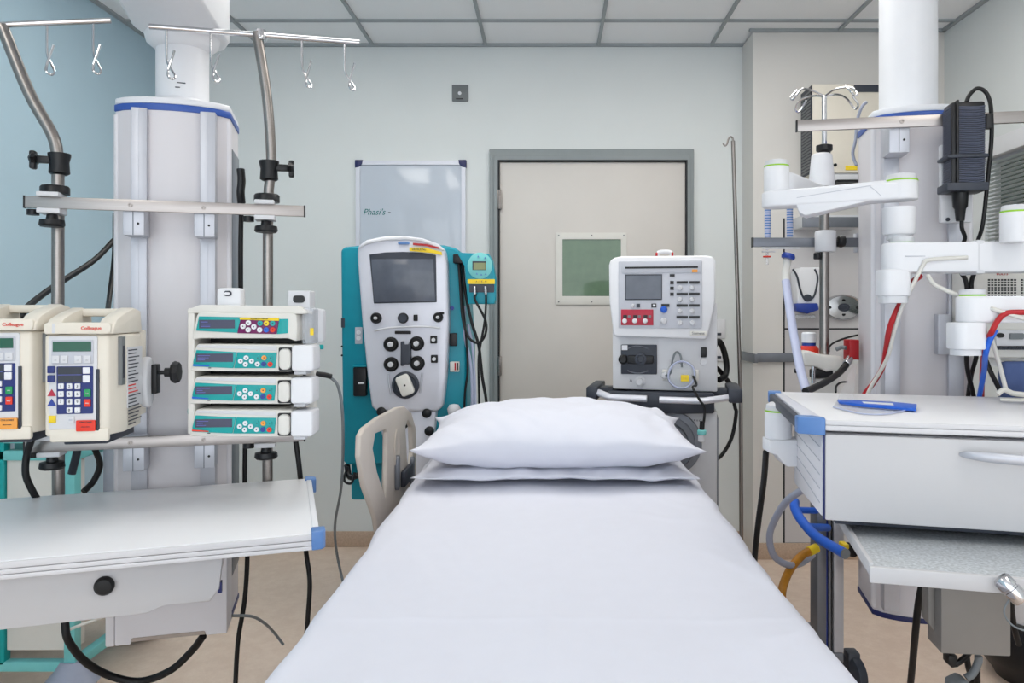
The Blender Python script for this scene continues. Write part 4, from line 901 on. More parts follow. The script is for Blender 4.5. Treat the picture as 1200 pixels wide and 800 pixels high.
for x in (e0.x+.02, e1.x-.02):
    for y_ in (YV+.06, YV+.35): MB('charc').cyl((x-.016, y_, .06), (x+.016, y_, .06), .06, b=.005).cyl((x, y_, .06), (x, y_, .12), .014).build('castor', t)
c0 = Tp(345, 192, YV-.06); c1 = Tp(410, 212, YV-.05)
tag(MB('bluev').prism([(c0.x, c0.z), (c0.x+.03, c0.z+.002), (c1.x, c1.z), (c1.x+.03, c1.z-.03), (c1.x-.01, c1.z-.02), (c0.x+.02, c0.z-.012)], YV-.05, YV-.015, b=.004).build('blue_clip'), 'bright blue plastic clip on the trolley front behind the upper pillow', 'clip')
t = thing('breathing_probe', 'black lead with a pale ringed plug hanging in front of the trolley', 'probe', at=(Tp(665, 0, 2.78).x, 2.78, Tp(0, 318, 2.78).z))
MB('blackr').tube([V4(535, 640, YV-.035), V4(555, 680, YV-.06), Tp(620, 60, YT-.06), Tp(655, 120, YT-.07), Tp(680, 160, YT-.07), Tp(680, 220, YT-.07), Tp(672, 262, YT-.07)], .0045, n=10).build('lead', t)
c = Tp(668, 262, YT-.07); MB('black').cyl(c+V((0, 0, -.01)), c+V((.002, 0, .02)), .009).build('strain_relief', t)
MB('tealL').cyl(c+V((0, 0, -.028)), c+V((0, 0, -.010)), .016, b=.003).build('ring', t)
MB('gwhite').cyl(c+V((-.001, 0, -.052)), c+V((0, 0, -.028)), .013, b=.002).build('plug', t)
VT = Matrix.Translation((vcx, YV, 0)) @ Matrix.Rotation(R(-10), 4, 'Z') @ Matrix.Translation((-vcx, -YV, 0))
for o in bpy.data.objects:
    if o.parent is None and o.name in ('ventilator', 'flow_sensor', 'ventilator_trolley', 'blue_clip', 'breathing_probe'): o.matrix_basis = VT @ o.matrix_basis
# hoses behind the ventilator, right
cable('ventilator_hose', [V4(600, 560, YV+.36), V4(645, 480, YV+.40), V4(672, 520, YV+.42), V4(686, 590, YV+.42), V4(680, 640, YV+.40), V4(650, 660, YV+.36)], .013, 'blackr', 'thick black hose arching out of the right side of the ventilator', 'hose')
cable('ventilator_hose', [V4(600, 590, YV+.37), V4(645, 610, YV+.42), V4(680, 650, YV+.44), V4(712, 695, YV+.46), V4(720, 740, YV+.44)], .011, 'blackr', 'lower black hose running down from the right side of the ventilator', 'hose')
cable('mains_cable', [V4(715, 740, YV+.38), V4(726, 790, YV+.38), Tp(812, 200, YV+.38), Tp(790, 320, YV+.38), Tp(740, 410, YV+.36), Tp(690, 450, YV+.34)], .008, 'blackr', 'black cord curving from the right trolley handle back to the cabinet', 'cable')
# thin steel pole with a hook behind the ventilator
t = thing('drip_hook_pole', 'thin steel pole with a small hook at the top, right of the ventilator', 'drip pole', at=(W(864, 0, 3.3).x, 3.3, 0))
a, b_ = W(859, 165, 3.3), W(868, 470, 3.3)
MB('steel').tube([(b_.x+.004, 3.3, .05), b_, a], .0085, n=14, sm=1).build('pole', t)
p = W(859, 165, 3.3); MB('steel').tube([p, p+V((-.002, 0, .012)), p+V((-.012, -.004, .016)), p+V((-.022, -.006, .004)), p+V((-.028, -.006, -.016)), p+V((-.036, -.006, -.022)), p+V((-.044, -.006, -.012))], .004, n=8).build('hook', t)
MB('charc').lathe([(.14, 0), (.15, .012), (.05, .04), (.02, .06)], (b_.x+.004, 3.3, 0.0)).build('base', t)

# ================================================================== RIGHT PENDANT
PR = Frame((.93, 1.996), -10)
tr = thing('ceiling_pendant', 'right white equipment column with blue top band carrying monitor arms', 'medical pendant', PR, (0, .25, .4))
vl, vr = PR(1007, 300, .30).x, PR(1146, 300, .08).x
v1, v2 = PR(1045, 300, .07).x, PR(1121, 300, .07).x
ztr = PR(1080, 122, .08).z
zbr = PR(1040, 728, .08).z
column(PR, vl, vr, .08, .34, ztr, zbr, tr, (v1, v2))
pc = PR(1064, 80, .24)
MB('white', PR).cyl((pc.x, .24, ztr), (pc.x, .24, ZC+.011), .078, n=44).lathe([(.12, 0), (.12, .02), (.08, .03)][::-1], (pc.x, .24, ZC-.03)).build('ceiling_tube', tr)
zr = PR(1000, 146, 0).z
ra, rb = PR(933, 148).x, PR(1260, 137).x
o = rail(PR, ra, rb, zr, tr, .0145, w0=-.014, w1=-.003, screws=(v1+.004,))
for uc in (v1, v2):
    MB('alu', PR).box(uc-.024, uc+.026, -.003, .07, zr-.078, zr+.012, b=.002).cyl((uc+.012, -.0025, zr-.045), (uc+.012, -.005, zr-.045), .003, m='black', n=10).box(uc-.001, uc+.001, -.004, -.002, zr-.075, zr-.015, m='aluD').build('rail_bracket', tr)
# rail behind, with clamp for the drip pole
YR2 = 2.36
a, b_ = W(882, 284, YR2), W(1012, 284, YR2)
o = MB('aluD').box(a.x, b_.x+.02, YR2-.006, YR2+.006, a.z-.014, a.z+.014, b=.0008).build('equipment_rail', tr)
MB('black').box(a.x-.003, a.x+.001, YR2-.008, YR2+.008, a.z-.015, a.z+.015).build('end_cap', o)
MB('alu').box(b_.x-.02, b_.x+.03, YR2+.006, YR2+.03, a.z-.03, a.z+.03, b=.002).build('rail_bracket', tr)
zrail2 = a.z
MB('alu', PR).box(v1-.02, v1+.02, .06, .085, PR(1045, 470, .07).z-.2, PR(1045, 347, .07).z, b=.002).build('cable_channel', tr)
q0, q1 = PR(1108, 415, .075), PR(1114, 368, .075); MB('alu', PR).box(v2-.052, v2-.02, .05, .085, q0.z, q1.z, b=.003).build('side_bracket', tr)

# articulated arms : builder
def ringjoint(t, c, r, h, ring=True, m='white', cap=.010):
    MB(m).lathe([(r*.97, 0), (r, .004), (r, h-.002), (r*.97, h)], c, n=32).build('joint', t)
    if ring:
        MB('lime').lathe([(r*.99, h), (r*.99, h+.0035)], c, n=32).build('lime_ring', t)
        MB('gwhite').lathe([(r*.93, h+.0035), (r*.88, h+.0035+cap), (r*.6, h+.006+cap), (0, h+.006+cap)], c, n=32).build('joint_cap', t)
def beam(t, p, q, r, h, ch=None, m='white', name='arm_beam', gap=0):
    # rounded bar in plan from p to q, radius r, height h; underside chamfered at ends
    p, q = V(p), V(q); d = (q-p); L = math.hypot(d.x, d.y); an = math.degrees(math.atan2(d.y, d.x))
    F = Frame((p.x, p.y), an); n = 8; poly = []
    for k in range(n+1): a = R(90+180*k/n); poly.append((r*math.cos(a), r*math.sin(a)))
    for k in range(n+1): a = R(-90+180*k/n); poly.append((L+r*math.cos(a), r*math.sin(a)))
    b = MB(m, F).prism(poly, 0, h, 'z', b=.006, seg=3)
    for v in b.bm.verts: v.co.z += p.z+(q.z-p.z)*v.co.x/L
    return b.build(name, t), F, L
YA = 1.93
A8 = lambda vx, vy, y=YA: W(880+vx/5, 180+vy/5, y)
t = thing('articulated_support', 'upper white articulated arm with lime rings, left of the right column', 'support arm', at=(A8(150, 0).x, YA, A8(0, 360).z))
c = A8(150, 225, YA+.0); r = .031
ringjoint(t, (c.x, YA, c.z), r, A8(0, 80).z-c.z, cap=.012)
e = A8(905, 320, YA-.12); ec = (e.x, YA-.10, 0)
zA0, zA1 = A8(0, 318).z, A8(0, 320, YA-.10).z
hA = A8(0, 228).z-zA0
o, F_, L_ = beam(t, (c.x, YA, zA0), (e.x, YA-.10, zA1+.018), .036, hA*1.05)
F_ = Frame((c.x, YA), math.degrees(math.atan2(-.10, e.x-c.x)))
lw = MB('white', F_).prism([(.045, zA0+.012), (.055, zA0-.018), (.07, zA0-.026), (L_*.78, zA0+.004), (L_*.9, zA0+.018), (L_*.88, zA0+.05), (.045, zA0+.04)], -.033, .033, b=.004)
lw.build('lower_cover', t)
sm_ = MB('panelg', F_).tube([(.05, -.0365, zA0+.018), (L_*.7, -.0365, zA0+.036), (L_*.76, -.0365, zA0+.034), (L_*.84, -.0365, zA0+.012)], .0008, n=6); sm_.build('seam', t)
zE = A8(0, 165, YA-.10).z
ringjoint(t, (e.x, YA-.10, zA1+.02), .037, zE-zA1-.02, cap=.012)
ze0, ze1 = A8(0, 475, YA-.10).z, A8(0, 318, YA-.10).z
MB('white').lathe([(.033, 0), (.036, .004), (.038, ze1-ze0)], (e.x-.006, YA-.10, ze0), n=32).build('elbow', t)
MB('gwhite').lathe([(.028, 0), (.028, .014)], (e.x-.006, YA-.10, ze0-.012), n=32).build('elbow_collar', t)
# link back to the pole
pb_ = W(963, 215, 2.33)
beam(t, (c.x+.02, YA+.02, A8(0, 222).z+.004), (pb_.x-.03, 2.27, A8(0, 200).z+.01), .03, .045, name='rear_link')
zk0, zk1 = W(0, 212, 2.33).z, W(0, 186, 2.33).z
MB('white').lathe([(.036, 0), (.038, .02), (.030, zk1-zk0+.03), (.024, zk1-zk0+.035), (0, zk1-zk0+.035)], (pb_.x, 2.33, zk0-.02), n=32).build('pole_collar', t)
# second arm
YB2 = 1.80
t = thing('articulated_support', 'middle white articulated arm with a lime ring carrying the monitor module', 'support arm', at=(W(1048, 0, YB2).x, YB2, W(0, 347, YB2).z))
P2 = lambda px, py, y=YB2: W(px, py, y)
c = P2(1052, 320); z1 = P2(0, 285).z
beam(t, (c.x, YB2, c.z), (P2(1240, 0).x, YB2-.02, c.z+.0), .036, z1-c.z)
MB('lime').lathe([(.030, 0), (.030, .004)], (e.x-.004, YB2+.02, z1-.001), n=32).build('lime_ring', t)
MB('gwhite').lathe([(.028, 0), (.027, .012), (.02, .016)], (e.x-.004, YB2+.02, z1+.003), n=32).build('joint_cap', t)
q0, q1 = P2(1030, 347), P2(1063, 318)
MB('white').prism(rr(q0.x, q1.x, YB2-.036, YB2+.036, .02), q0.z, q1.z+.004, 'z', b=.004).build('elbow', t)
MB('gwhite').prism(rr(q0.x+.004, q1.x-.004, YB2-.03, YB2+.03, .02), q0.z-.016, q0.z, 'z').build('elbow_collar', t)
MB('gwhite').box(P2(1136, 0).x-.008, P2(1136, 0).x+.012, YB2-.045, YB2+.03, c.z-.004, z1+.004, b=.004).build('cable_strap', t)
MB('panelg').box(c.x+.0, P2(1230, 0).x, YB2-.0385, YB2-.030, P2(0, 302).z, P2(0, 301).z).build('seam', t)
# right upper joint
q = P2(1196, 283, 1.70)
MB('white').lathe([(.030, 0), (.031, .004), (.031, .066)], (q.x, 1.72, q.z), n=32).build('rear_joint', t)
MB('lime').lathe([(.0305, .066), (.0305, .070)], (q.x, 1.72, q.z), n=32).build('lime_ring', t)
MB('gwhite').lathe([(.029, .070), (.027, .082), (0, .086)], (q.x, 1.72, q.z), n=32).build('joint_cap', t)
YC = 1.68
P3 = lambda px, py, y=YC: W(px, py, y)
t = thing('articulated_support', 'lowest white articulated arm with a lime ring, above the right worktop edge', 'support arm', at=(P3(1132, 0).x, YC, P3(0, 411).z))
c = P3(1140, 378); z1 = P3(0, 347).z
beam(t, (c.x, YC, c.z), (P3(1260, 0).x, YC-.01, c.z), .034, z1-c.z)
MB('lime').lathe([(.026, 0), (.026, .0035)], (c.x-.001, YC, z1), n=32).build('lime_ring', t)
MB('gwhite').lathe([(.027, 0), (.026, .010), (.0, .013)], (c.x-.001, YC, z1+.0035), n=32).build('joint_cap', t)
q0, q1 = P3(1114, 409), P3(1151, 379)
MB('white').prism(rr(q0.x, q1.x, YC-.034, YC+.034, .02), q0.z, q1.z+.003, 'z', b=.004).build('elbow', t)
MB('gwhite').prism(rr(q0.x+.004, q1.x-.008, YC-.028, YC+.028, .02), q0.z-.013, q0.z, 'z').build('elbow_collar', t)
# arm below the worktop, at its left
YG = 1.86
P5 = lambda px, py, y=YG: W(px, py, y)
t = thing('swivel_support', 'white swivel joint with a lime ring at the left of the right worktop', 'support arm', at=(P5(911, 0).x, YG, P5(0, 545).z))
c = P5(912, 513)
MB('white').lathe([(.030, 0), (.032, .004), (.032, P5(0, 482).z-c.z)], (c.x, YG, c.z), n=32).build('joint', t)
MB('lime').lathe([(.0315, 0), (.0315, .004)], (c.x, YG, P5(0, 482).z), n=32).build('lime_ring', t)
MB('gwhite').lathe([(.030, 0), (.028, .012), (.020, .018)], (c.x, YG, P5(0, 482).z+.004), n=32).build('joint_cap', t)
q0 = P5(897, 528); z_b = P5(0, 544).z
MB('white').prism([(q0.x, c.z), (q0.x, q0.z), (q0.x+.02, q0.z-.006), (q0.x+.034, z_b+.008), (q0.x+.045, z_b), (q0.x+.12, z_b), (q0.x+.12, c.z)], YG-.03, YG+.03, b=.004).build('bracket_arm', t)

# ================================================================== RIGHT WORKTOP + DRAWER
QF = Frame((.62, 1.62), -14.5)
zt2 = 1.036
bl = loc(QF, ray_z(915, 458.5, zt2)); fl = loc(QF, ray_z(967, 491, zt2)); br = loc(QF, ray_z(1200, 466, zt2)); fr2 = loc(QF, ray_z(1200, 499, zt2))
yb_, yf_ = (bl.y+br.y)/2, (fl.y+fr2.y)/2; xr2 = 1.0
t = thing('drawer_unit', 'white worktop with a wide drawer and blue corner, under the right column', 'drawer unit', QF, (.3, 0, .8))
MB('lam', QF).prism([(fl.x, yf_), (xr2, yf_), (xr2, yb_), (bl.x, yb_)], zt2-.022, zt2, 'z', b=.003).build('top_board', t)
e = MB('lamE', QF)
for k in range(2): e.box(fl.x+.0, xr2, yf_-.004, yf_+.002, zt2-.010*(k+1), zt2-.010*k-.001, b=.001)
e.build('front_edging', t)
# left bumper rail
MB('charc', QF).prism([(fl.x-.050, yf_+.03), (fl.x-.036, yf_+.028), (bl.x-.018, yb_), (bl.x-.032, yb_)], zt2-.026, zt2-.004, 'z', b=.003).build('left_rail', t)
MB('silver', QF).prism([(fl.x-.036, yf_+.028), (fl.x-.0, yf_+.03), (bl.x, yb_), (bl.x-.018, yb_)], zt2-.022, zt2-.001, 'z', b=.002).build('rail_strip', t)
MB('bluec', QF).prism([(fl.x-.054, yf_+.034), (fl.x-.050, yf_+.006), (fl.x-.010, yf_-.006), (fl.x+.0, yf_-.006), (fl.x+.0, yf_+.012), (fl.x-.02, yf_+.036)], zt2-.030, zt2+.003, 'z', b=.003).build('corner_bumper', t)
MB('bluec', QF).prism([(bl.x-.032, yb_-.03), (bl.x-.0, yb_-.03), (bl.x-.0, yb_+.01), (bl.x-.032, yb_+.01)], zt2-.026, zt2+.002, 'z', b=.003).build('corner_bumper', t)
# drawer body
zd0 = QF(967, 609, yf_).z; zd1 = zt2-.028
dxl = QF(967, 520, yf_).x
cs = loc(QF, (W(934, 540, 1.80)))
MB('bodyG', QF).prism([(dxl, yf_+.016), (xr2, yf_+.016), (xr2, yb_), (dxl+.06, yb_), (dxl-.0, yf_+.3)], zd0+.004, zd1, 'z').build('carcass', t)
MB('drawer', QF).box(dxl, xr2, yf_-.002, yf_+.014, zd0, zd1, b=.003).build('drawer_front', t)
MB('navyp', QF).box(dxl-.0035, dxl+.0005, yf_+.001, yf_+.012, zd0, zd1, b=.001).build('edge_trim', t)
yq = yb_-.10; pq = QF(934, 566, yq); shk = (dxl-pq.x)/(yq-yf_-.014)
sp_ = MB('body', QF).prism([(yf_+.014, zd1+.002), (yf_+.014, zd0+.004), (yq, pq.z), (yq, zd1+.002)], dxl-.006, dxl+.0, 'x', b=.002)
for v in sp_.bm.verts: v.co.x -= max(0, v.co.y-yf_-.014)*shk
sp_.build('side_panel', t)
for k in range(5):
    g_ = MB('panelg', QF); zz0 = zd1-.03-.027*k; g_.box(dxl-.0072, dxl-.005, yf_+.03, yq-.01, zz0, zz0+.0015)
    for v in g_.bm.verts: v.co.x -= max(0, v.co.y-yf_-.014)*shk; v.co.z += (v.co.y-yf_)*.0
    g_.build('side_groove', t)
# handle
h0 = QF(1124, 532, yf_); hp = [QF(1124, 532, yf_-.008), QF(1140, 533.5, yf_-.022), QF(1170, 537, yf_-.032), QF(1210, 540, yf_-.034), QF(1250, 540, yf_-.032), QF(1290, 540, yf_-.010)]
b = MB('alu', QF); pp = smooth_pts(hp, 6)
t_ = bmesh.new(); rings = []
for i, p in enumerate(pp):
    f = i/(len(pp)-1); rad_ = .0025+.007*math.sin(math.pi*f)**.55
    rings.append([t_.verts.new(p+V((0, rad_*.6*math.cos(2*math.pi*k/14), rad_*math.sin(2*math.pi*k/14)))) for k in range(14)])
for A_, B_ in zip(rings, rings[1:]):
    for k in range(14): t_.faces.new((A_[k], A_[(k+1) % 14], B_[(k+1) % 14], B_[k]))
t_.faces.new(rings[0]); t_.faces.new(rings[-1]); b._merge(t_, None); b.build('handle', t)
# underside and pull-out tray
MB('charc', QF).box(dxl+.02, xr2, yf_+.03, yf_+.3, zd0-.014, zd0, b=.002).build('runner', t)
zt3 = zd0-.03
tf = loc(QF, ray_z(1021, 664, zt3)); tb = loc(QF, ray_z(986, 613, zt3)); tfr = loc(QF, ray_z(1200, 678, zt3))
yf3 = (tf.y+tfr.y)/2
t = thing('keyboard_tray', 'grey speckled pull-out tray with a white lip under the drawer', 'tray', QF, (.3, yf3, zt3))
MB('tray', QF).prism([(tf.x, yf3), (xr2, yf3), (xr2, tb.y+.1), (tb.x, tb.y+.1)], zt3-.012, zt3, 'z', b=.002).build('tray_surface', t)
MB('drawer', QF).box(tf.x-.004, xr2, yf3-.010, yf3, zt3-.024, zt3+.003, b=.003).build('front_lip', t)
MB('drawer', QF).prism([(tf.x-.004, yf3), (tf.x+.004, yf3), (tb.x+.004, tb.y+.1), (tb.x-.004, tb.y+.1)], zt3-.014, zt3+.008, 'z', b=.002).build('side_lip', t)
# chrome latch cylinder
c = QF(1181, 686, yf3-.012)
t = thing('chrome_latch', 'short chrome cylinder latch on the lip of the grey tray', 'latch', QF, (c.x, yf3-.03, c.z-.02))
d_ = V((.6, -.2, -.62)).normalized()
MB('chrome', QF).lathe([(0, -.022), (.011, -.022), (.014, -.018), (.014, -.004), (.012, -.003), (.012, .0), (.014, .001), (.014, .018), (.011, .022), (0, .022)], c+V((0, -.016, 0)), d_, n=28).build('barrel', t)
MB('cord', QF).tube([c+V((.0, -.012, -.014)), c+V((-.008, -.01, -.04)), c+V((.01, -.01, -.062)), c+V((.06, -.01, -.07))], .0015, n=6).build('wire_loop', t)
# grey metal box under tray
g0 = loc(QF, W(1103, 700, 1.50)); 
GF = Frame((W(1103, 700, 1.46).x, 1.46), -6)
z0_, z1_ = GF(1110, 766, 0).z, zt3-.026
gx1 = GF(1185, 700, 0).x
t = thing('metal_box', 'plain grey metal box hanging below the speckled tray', 'box', GF, (gx1/2, .06, z0_))
MB('greybox', GF).box(0, gx1, 0, .07, z0_, z1_, b=.003).build('casing', t)
MB('greybox', GF).prism([(0, z0_+.03), (-.012, z0_+.045), (-.012, z1_), (0, z1_)], .03, .066, b=.001).build('side_flange', t)
MB('greybox', GF).box(.012, gx1-.012, .03, .06, z1_, z1_+.012).build('hanger', t)

# ================================================================== RIGHT-HAND DRIP POLE
YQ = 2.33
t = thing('iv_pole', 'steel drip pole with looped wire hooks on top, beside the right column', 'drip pole', at=(W(967, 0, YQ).x, YQ, W(0, 425, YQ).z))
xq = W(966, 0, YQ).x
zq = lambda py: W(0, py, YQ).z
MB('steel').cyl((xq, YQ, zq(428)), (xq, YQ, zq(215)), .0145).build('lower_tube', t)
MB('chrome').cyl((xq, YQ, zq(200)), (xq, YQ, zq(112)), .0075, n=14).build('upper_tube', t)
MB('black').lathe([(.018, 0), (.018, .025), (.024, .03), (.024, .045), (.014, .048)], (xq, YQ, zq(188)), n=20).build('height_lock', t)
zt_ = zq(113)
def loop(dx, dy, k=1):
    d = V((dx, dy, 0)); s_ = V((-dy, dx, 0)).normalized()*.012
    o = V((xq, YQ, zt_))
    return [o, o+d*.4+V((0, 0, .012)), o+d*.8+s_+V((0, 0, .008)), o+d*1.0+s_+V((0, 0, -.014)), o+d*1.02+V((0, 0, -.024)), o+d*.98-s_+V((0, 0, -.012)), o+d*.8-s_+V((0, 0, .010))]
for dx, dy in ((-.11, -.05), (.055, -.09), (.115, .05), (-.05, .09)):
    MB('chrome').tube(loop(dx, dy), .0032, n=8, sm=6).build('hook', t)
MB('gwhite').lathe([(.028, -.032), (.031, -.028), (.031, .028), (.028, .032)], (xq+.002, YQ-.004, zrail2), n=28).build('rail_clamp', t)
c = W(984, 283, YQ-.0); MB('black').cyl((xq+.028, YQ-.01, c.z), (c.x-.006, YQ-.01, c.z), .006).lathe([(0, -.010), (.017, -.008), (.02, 0), (.017, .010), (0, .012)], (c.x, YQ-.01, c.z), (1, 0, 0), n=9).build('clamp_knob', t)
c = W(957, 300, YQ); MB('black').cyl((c.x, YQ-.006, c.z-.010), (c.x, YQ-.006, c.z+.010), .011, b=.002).build('lower_knob', t)
# white mount at the foot of the pole
YM = 2.30
m8 = lambda vx, vy, y=YM: W(930+vx/8, 400+vy/8, y)
t = thing('pole_mount', 'white moulded mount with black jaws holding the foot of the drip pole', 'clamp', at=(m8(250, 0).x, YM, m8(0, 390).z))
o = [m8(60, 95), m8(130, 85), m8(240, 120), m8(430, 135), m8(455, 170), m8(455, 240), m8(420, 290), m8(350, 270), m8(290, 280), m8(190, 235), m8(80, 225)]
MB('offw').prism([(p.x, p.z) for p in o], YM-.02, YM+.05, b=.008, seg=3).build('moulding', t)
q0, q1 = m8(175, 340), m8(360, 262); MB('black').box(q0.x, q1.x, YM-.012, YM+.03, q0.z, q1.z, b=.004).build('jaw', t)
q0, q1 = m8(18, 300), m8(110, 255); MB('black').box(q0.x, q1.x, YM-.005, YM+.02, q0.z, q1.z, b=.004).build('lever', t)
q0, q1 = m8(145, 385), m8(185, 230); MB('chrome').cyl(((q0.x+q1.x)/2, YM-.018, q0.z), ((q0.x+q1.x)/2, YM-.018, q1.z), .006).build('bolt', t)
q0, q1 = m8(170, 460), m8(420, 345); MB('offw').box(q0.x, q1.x, YM-.0, YM+.05, q0.z-.03, q1.z, b=.004).build('lower_block', t)
# red valve and black hose
q0, q1 = m8(488, 170, 2.28), m8(580, -20, 2.28)
t = thing('gas_outlet_valve', 'red gas valve block on the left edge of the right column', 'valve', at=(q0.x, 2.27, q0.z))
MB('red').box(q0.x, q1.x, 2.25, 2.30, q0.z, q1.z, b=.003).build('block', t)
MB('chrome').cyl(m8(530, 160, 2.26), m8(490, 215, 2.24), .011, b=.001).build('nozzle', t)
MB('cord').tube([m8(490, 60, 2.26), m8(450, 55, 2.27), m8(400, 75, 2.27)], .006, n=8).build('stub', t)
q0, q1 = m8(535, 210, 2.26), m8(590, 165, 2.26); MB('offw').box(q0.x, q1.x, 2.25, 2.29, q0.z, q1.z, b=.002).build('fitting', t)
cable('gas_hose', [m8(488, 225, 2.24), m8(420, 300, 2.2), m8(300, 380, 2.12), m8(180, 440, 2.06), m8(110, 466, 2.02)], .0095, 'blackr', 'thick black gas hose rising from the right worktop to the red valve', 'hose')
cable('monitor_lead', [m8(330, 100, 2.29), m8(335, 50, 2.29), m8(380, 10, 2.3), m8(480, -30, 2.32), m8(600, -60, 2.34)], .003, 'blackr', 'thin dark lead looping above the white pole mount', 'cable')
cable('monitor_lead', [m8(395, 475, 2.12), m8(400, 420, 2.14), m8(440, 385, 2.15), m8(500, 378, 2.17)], .003, 'blackr', 'short dark lead loop rising behind the right worktop', 'cable')
q0, q1 = m8(115, 110, 2.36), m8(232, 50, 2.36)
t = thing('specimen_bottle', 'small bottle with a red body, blue band and white cap behind the drip pole', 'bottle', at=((q0.x+q1.x)/2, 2.38, q0.z))
xm = (q0.x+q1.x)/2; MB('redl').lathe([(.03, -.01), (.03, .012), (.024, .02), (.022, .022)], (xm, 2.39, q0.z), n=28).build('body', t)
MB('dblue').lathe([(.021, .022), (.021, .032)], (xm, 2.39, q0.z), n=28).build('band', t)
MB('white').lathe([(.022, .032), (.022, .06), (.018, .064), (0, .064)], (xm, 2.39, q0.z), n=28).build('cap', t)
# suction catheters hanging behind the rail
YS = 2.385
s5 = lambda vx, vy, y=YS: W(880+vx/5, 180+vy/5, y)
for vx, top_, lab, sy in ((98, 320, 'left blue-graduated plastic tube standing behind the grey rail', 500), (228, 370, 'right blue-graduated plastic tube standing behind the grey rail', 480)):
    c0, c1 = s5(vx, sy+10), s5(vx, top_-90)
    t = thing('graduated_tube', lab, 'tube', at=(c0.x, YS, c0.z), group='graduated tubes behind the grey rail')
    MB('tubew').cyl((c0.x, YS, c0.z), (c0.x, YS, c1.z), .0095, n=16).build('tube', t)
    b = MB('bluec'); z = c0.z+.004
    while z < c1.z: b.lathe([(.0098, 0), (.0098, .003)], (c0.x, YS, z), n=16); z += .008
    o = b.build('graduations', t)
c0 = s5(95, 570, YR2-.01); t = thing('drip_connector', 'small clear connector with a red ring hanging under the grey rail', 'connector', at=(c0.x, YR2, s5(0, 660).z))
MB('clearp').tube([s5(95, 555, YR2+.012), s5(95, 600, YR2+.012), s5(96, 650, YR2+.012)], .004, n=8).build('stem', t)
c = s5(94, 603, YR2+.012); MB('redl').lathe([(.012, -.002), (.012, .002)], c).build('ring', t)
c1 = s5(100, 574, YR2+.012); MB('gwhite').box(c1.x-.018, c1.x+.022, YR2+.008, YR2+.016, c1.z-.002, c1.z+.002).build('tab', t)
n5 = lambda vx, vy, y: W(880+vx/4.444, 290+vy/4.444, y)
t = thing('suction_tube', 'pale suction tube with a blue valve leaning down to the right worktop', 'tube', at=(n5(280, 740, 2.1).x, 2.1, n5(0, 740, 2.1).z))
MB('tubew').tube([n5(182, 175, 2.33), n5(205, 340, 2.26), n5(235, 520, 2.18), n5(262, 650, 2.12), n5(287, 742, 2.07)], .0125, n=14).build('hose', t)
MB('offw').tube([n5(190, 60, 2.34), n5(183, 120, 2.335), n5(182, 180, 2.33)], .012, n=14).build('sleeve', t)
c = n5(195, 45, 2.33); MB('dblue').lathe([(0, -.008), (.019, -.008), (.021, 0), (.017, .008), (0, .010)], c, (.3, 0, 1), n=20, sx=1.1).build('valve', t)
MB('gwhite').box(n5(60, 0, 2.33).x, n5(250, 0, 2.33).x, 2.325, 2.335, c.z+.022, c.z+.027).build('holder', t)

# ================================================================== ON THE SERVICE WALL
w5 = lambda vx, vy, y: W(880+vx/4.444, 290+vy/4.444, y)
YW = YP-.002
t = thing('soap_dispenser', 'white wall soap dispenser with a dark outline and blue push bar', 'dispenser', at=(w5(290, 0, YW).x, YW, w5(0, 345, YW).z))
q0, q1 = w5(205, 335, YW), w5(352, 108, YW)
MB('white').prism([(q0.x+.006, q0.z+.02), (q0.x, q1.z-.03), (q0.x+.02, q1.z), (q1.x-.015, q1.z), (q1.x, q1.z-.03), (q1.x-.004, q0.z+.02)], YW-.10, YW, b=.01, seg=3).build('housing', t)
MB('charc').tube([w5(218, 112, YW-.101), w5(240, 150, YW-.102), w5(256, 215, YW-.103), w5(275, 262, YW-.104), w5(300, 274, YW-.104), w5(326, 255, YW-.103), w5(342, 205, YW-.102), w5(347, 150, YW-.102), w5(332, 112, YW-.101)], .005, n=8).build('outline', t)
c = w5(296, 262, YW-.104); MB('charc').lathe([(.018, 0), (.016, .006), (0, .007)], (c.x, YW-.102, c.z), (0, -1, 0), sy=1, sx=1.2).build('badge', t)
o = [w5(232, 290, YW-.11), w5(345, 290, YW-.11), w5(350, 325, YW-.11), w5(290, 345, YW-.11), w5(232, 330, YW-.11)]
MB('dblue').prism([(p.x, p.z) for p in o], YW-.125, YW-.06, b=.006).build('push_bar', t)
q = w5(262, 360, YW-.08); MB('clearp').box(q.x-.05, q.x+.06, YW-.11, YW-.03, q.z-.01, q.z+.01, b=.004).build('drip_tray', t)
c = w5(476, 312, YW)
t = thing('wall_fitting', 'oval chrome wall fitting with a dark hub, right of the soap dispenser', 'wall fitting', at=(c.x, YW, c.z-.07))
MB('chrome').lathe([(.10, 0), (.10, .012), (.092, .02), (.086, .014), (.04, .02), (0, .022)], (c.x, YW, c.z), (0, -1, 0), n=48, sx=1, sy=.66).build('plate', t)
MB('charc').lathe([(.030, 0), (.030, .006), (.018, .006), (.016, .010), (0, .010)], (c.x, YW-.018, c.z), (0, -1, 0), n=32, sy=.7).build('hub', t)
for dx, dz in ((-.07, 0), (.07, 0), (0, -.035), (0, .035)): MB('black').lathe([(.010, 0), (.009, .003), (0, .003)], (c.x+dx, YW-.016, c.z+dz), (0, -1, 0), n=14, sy=.8).build('fixing', t)
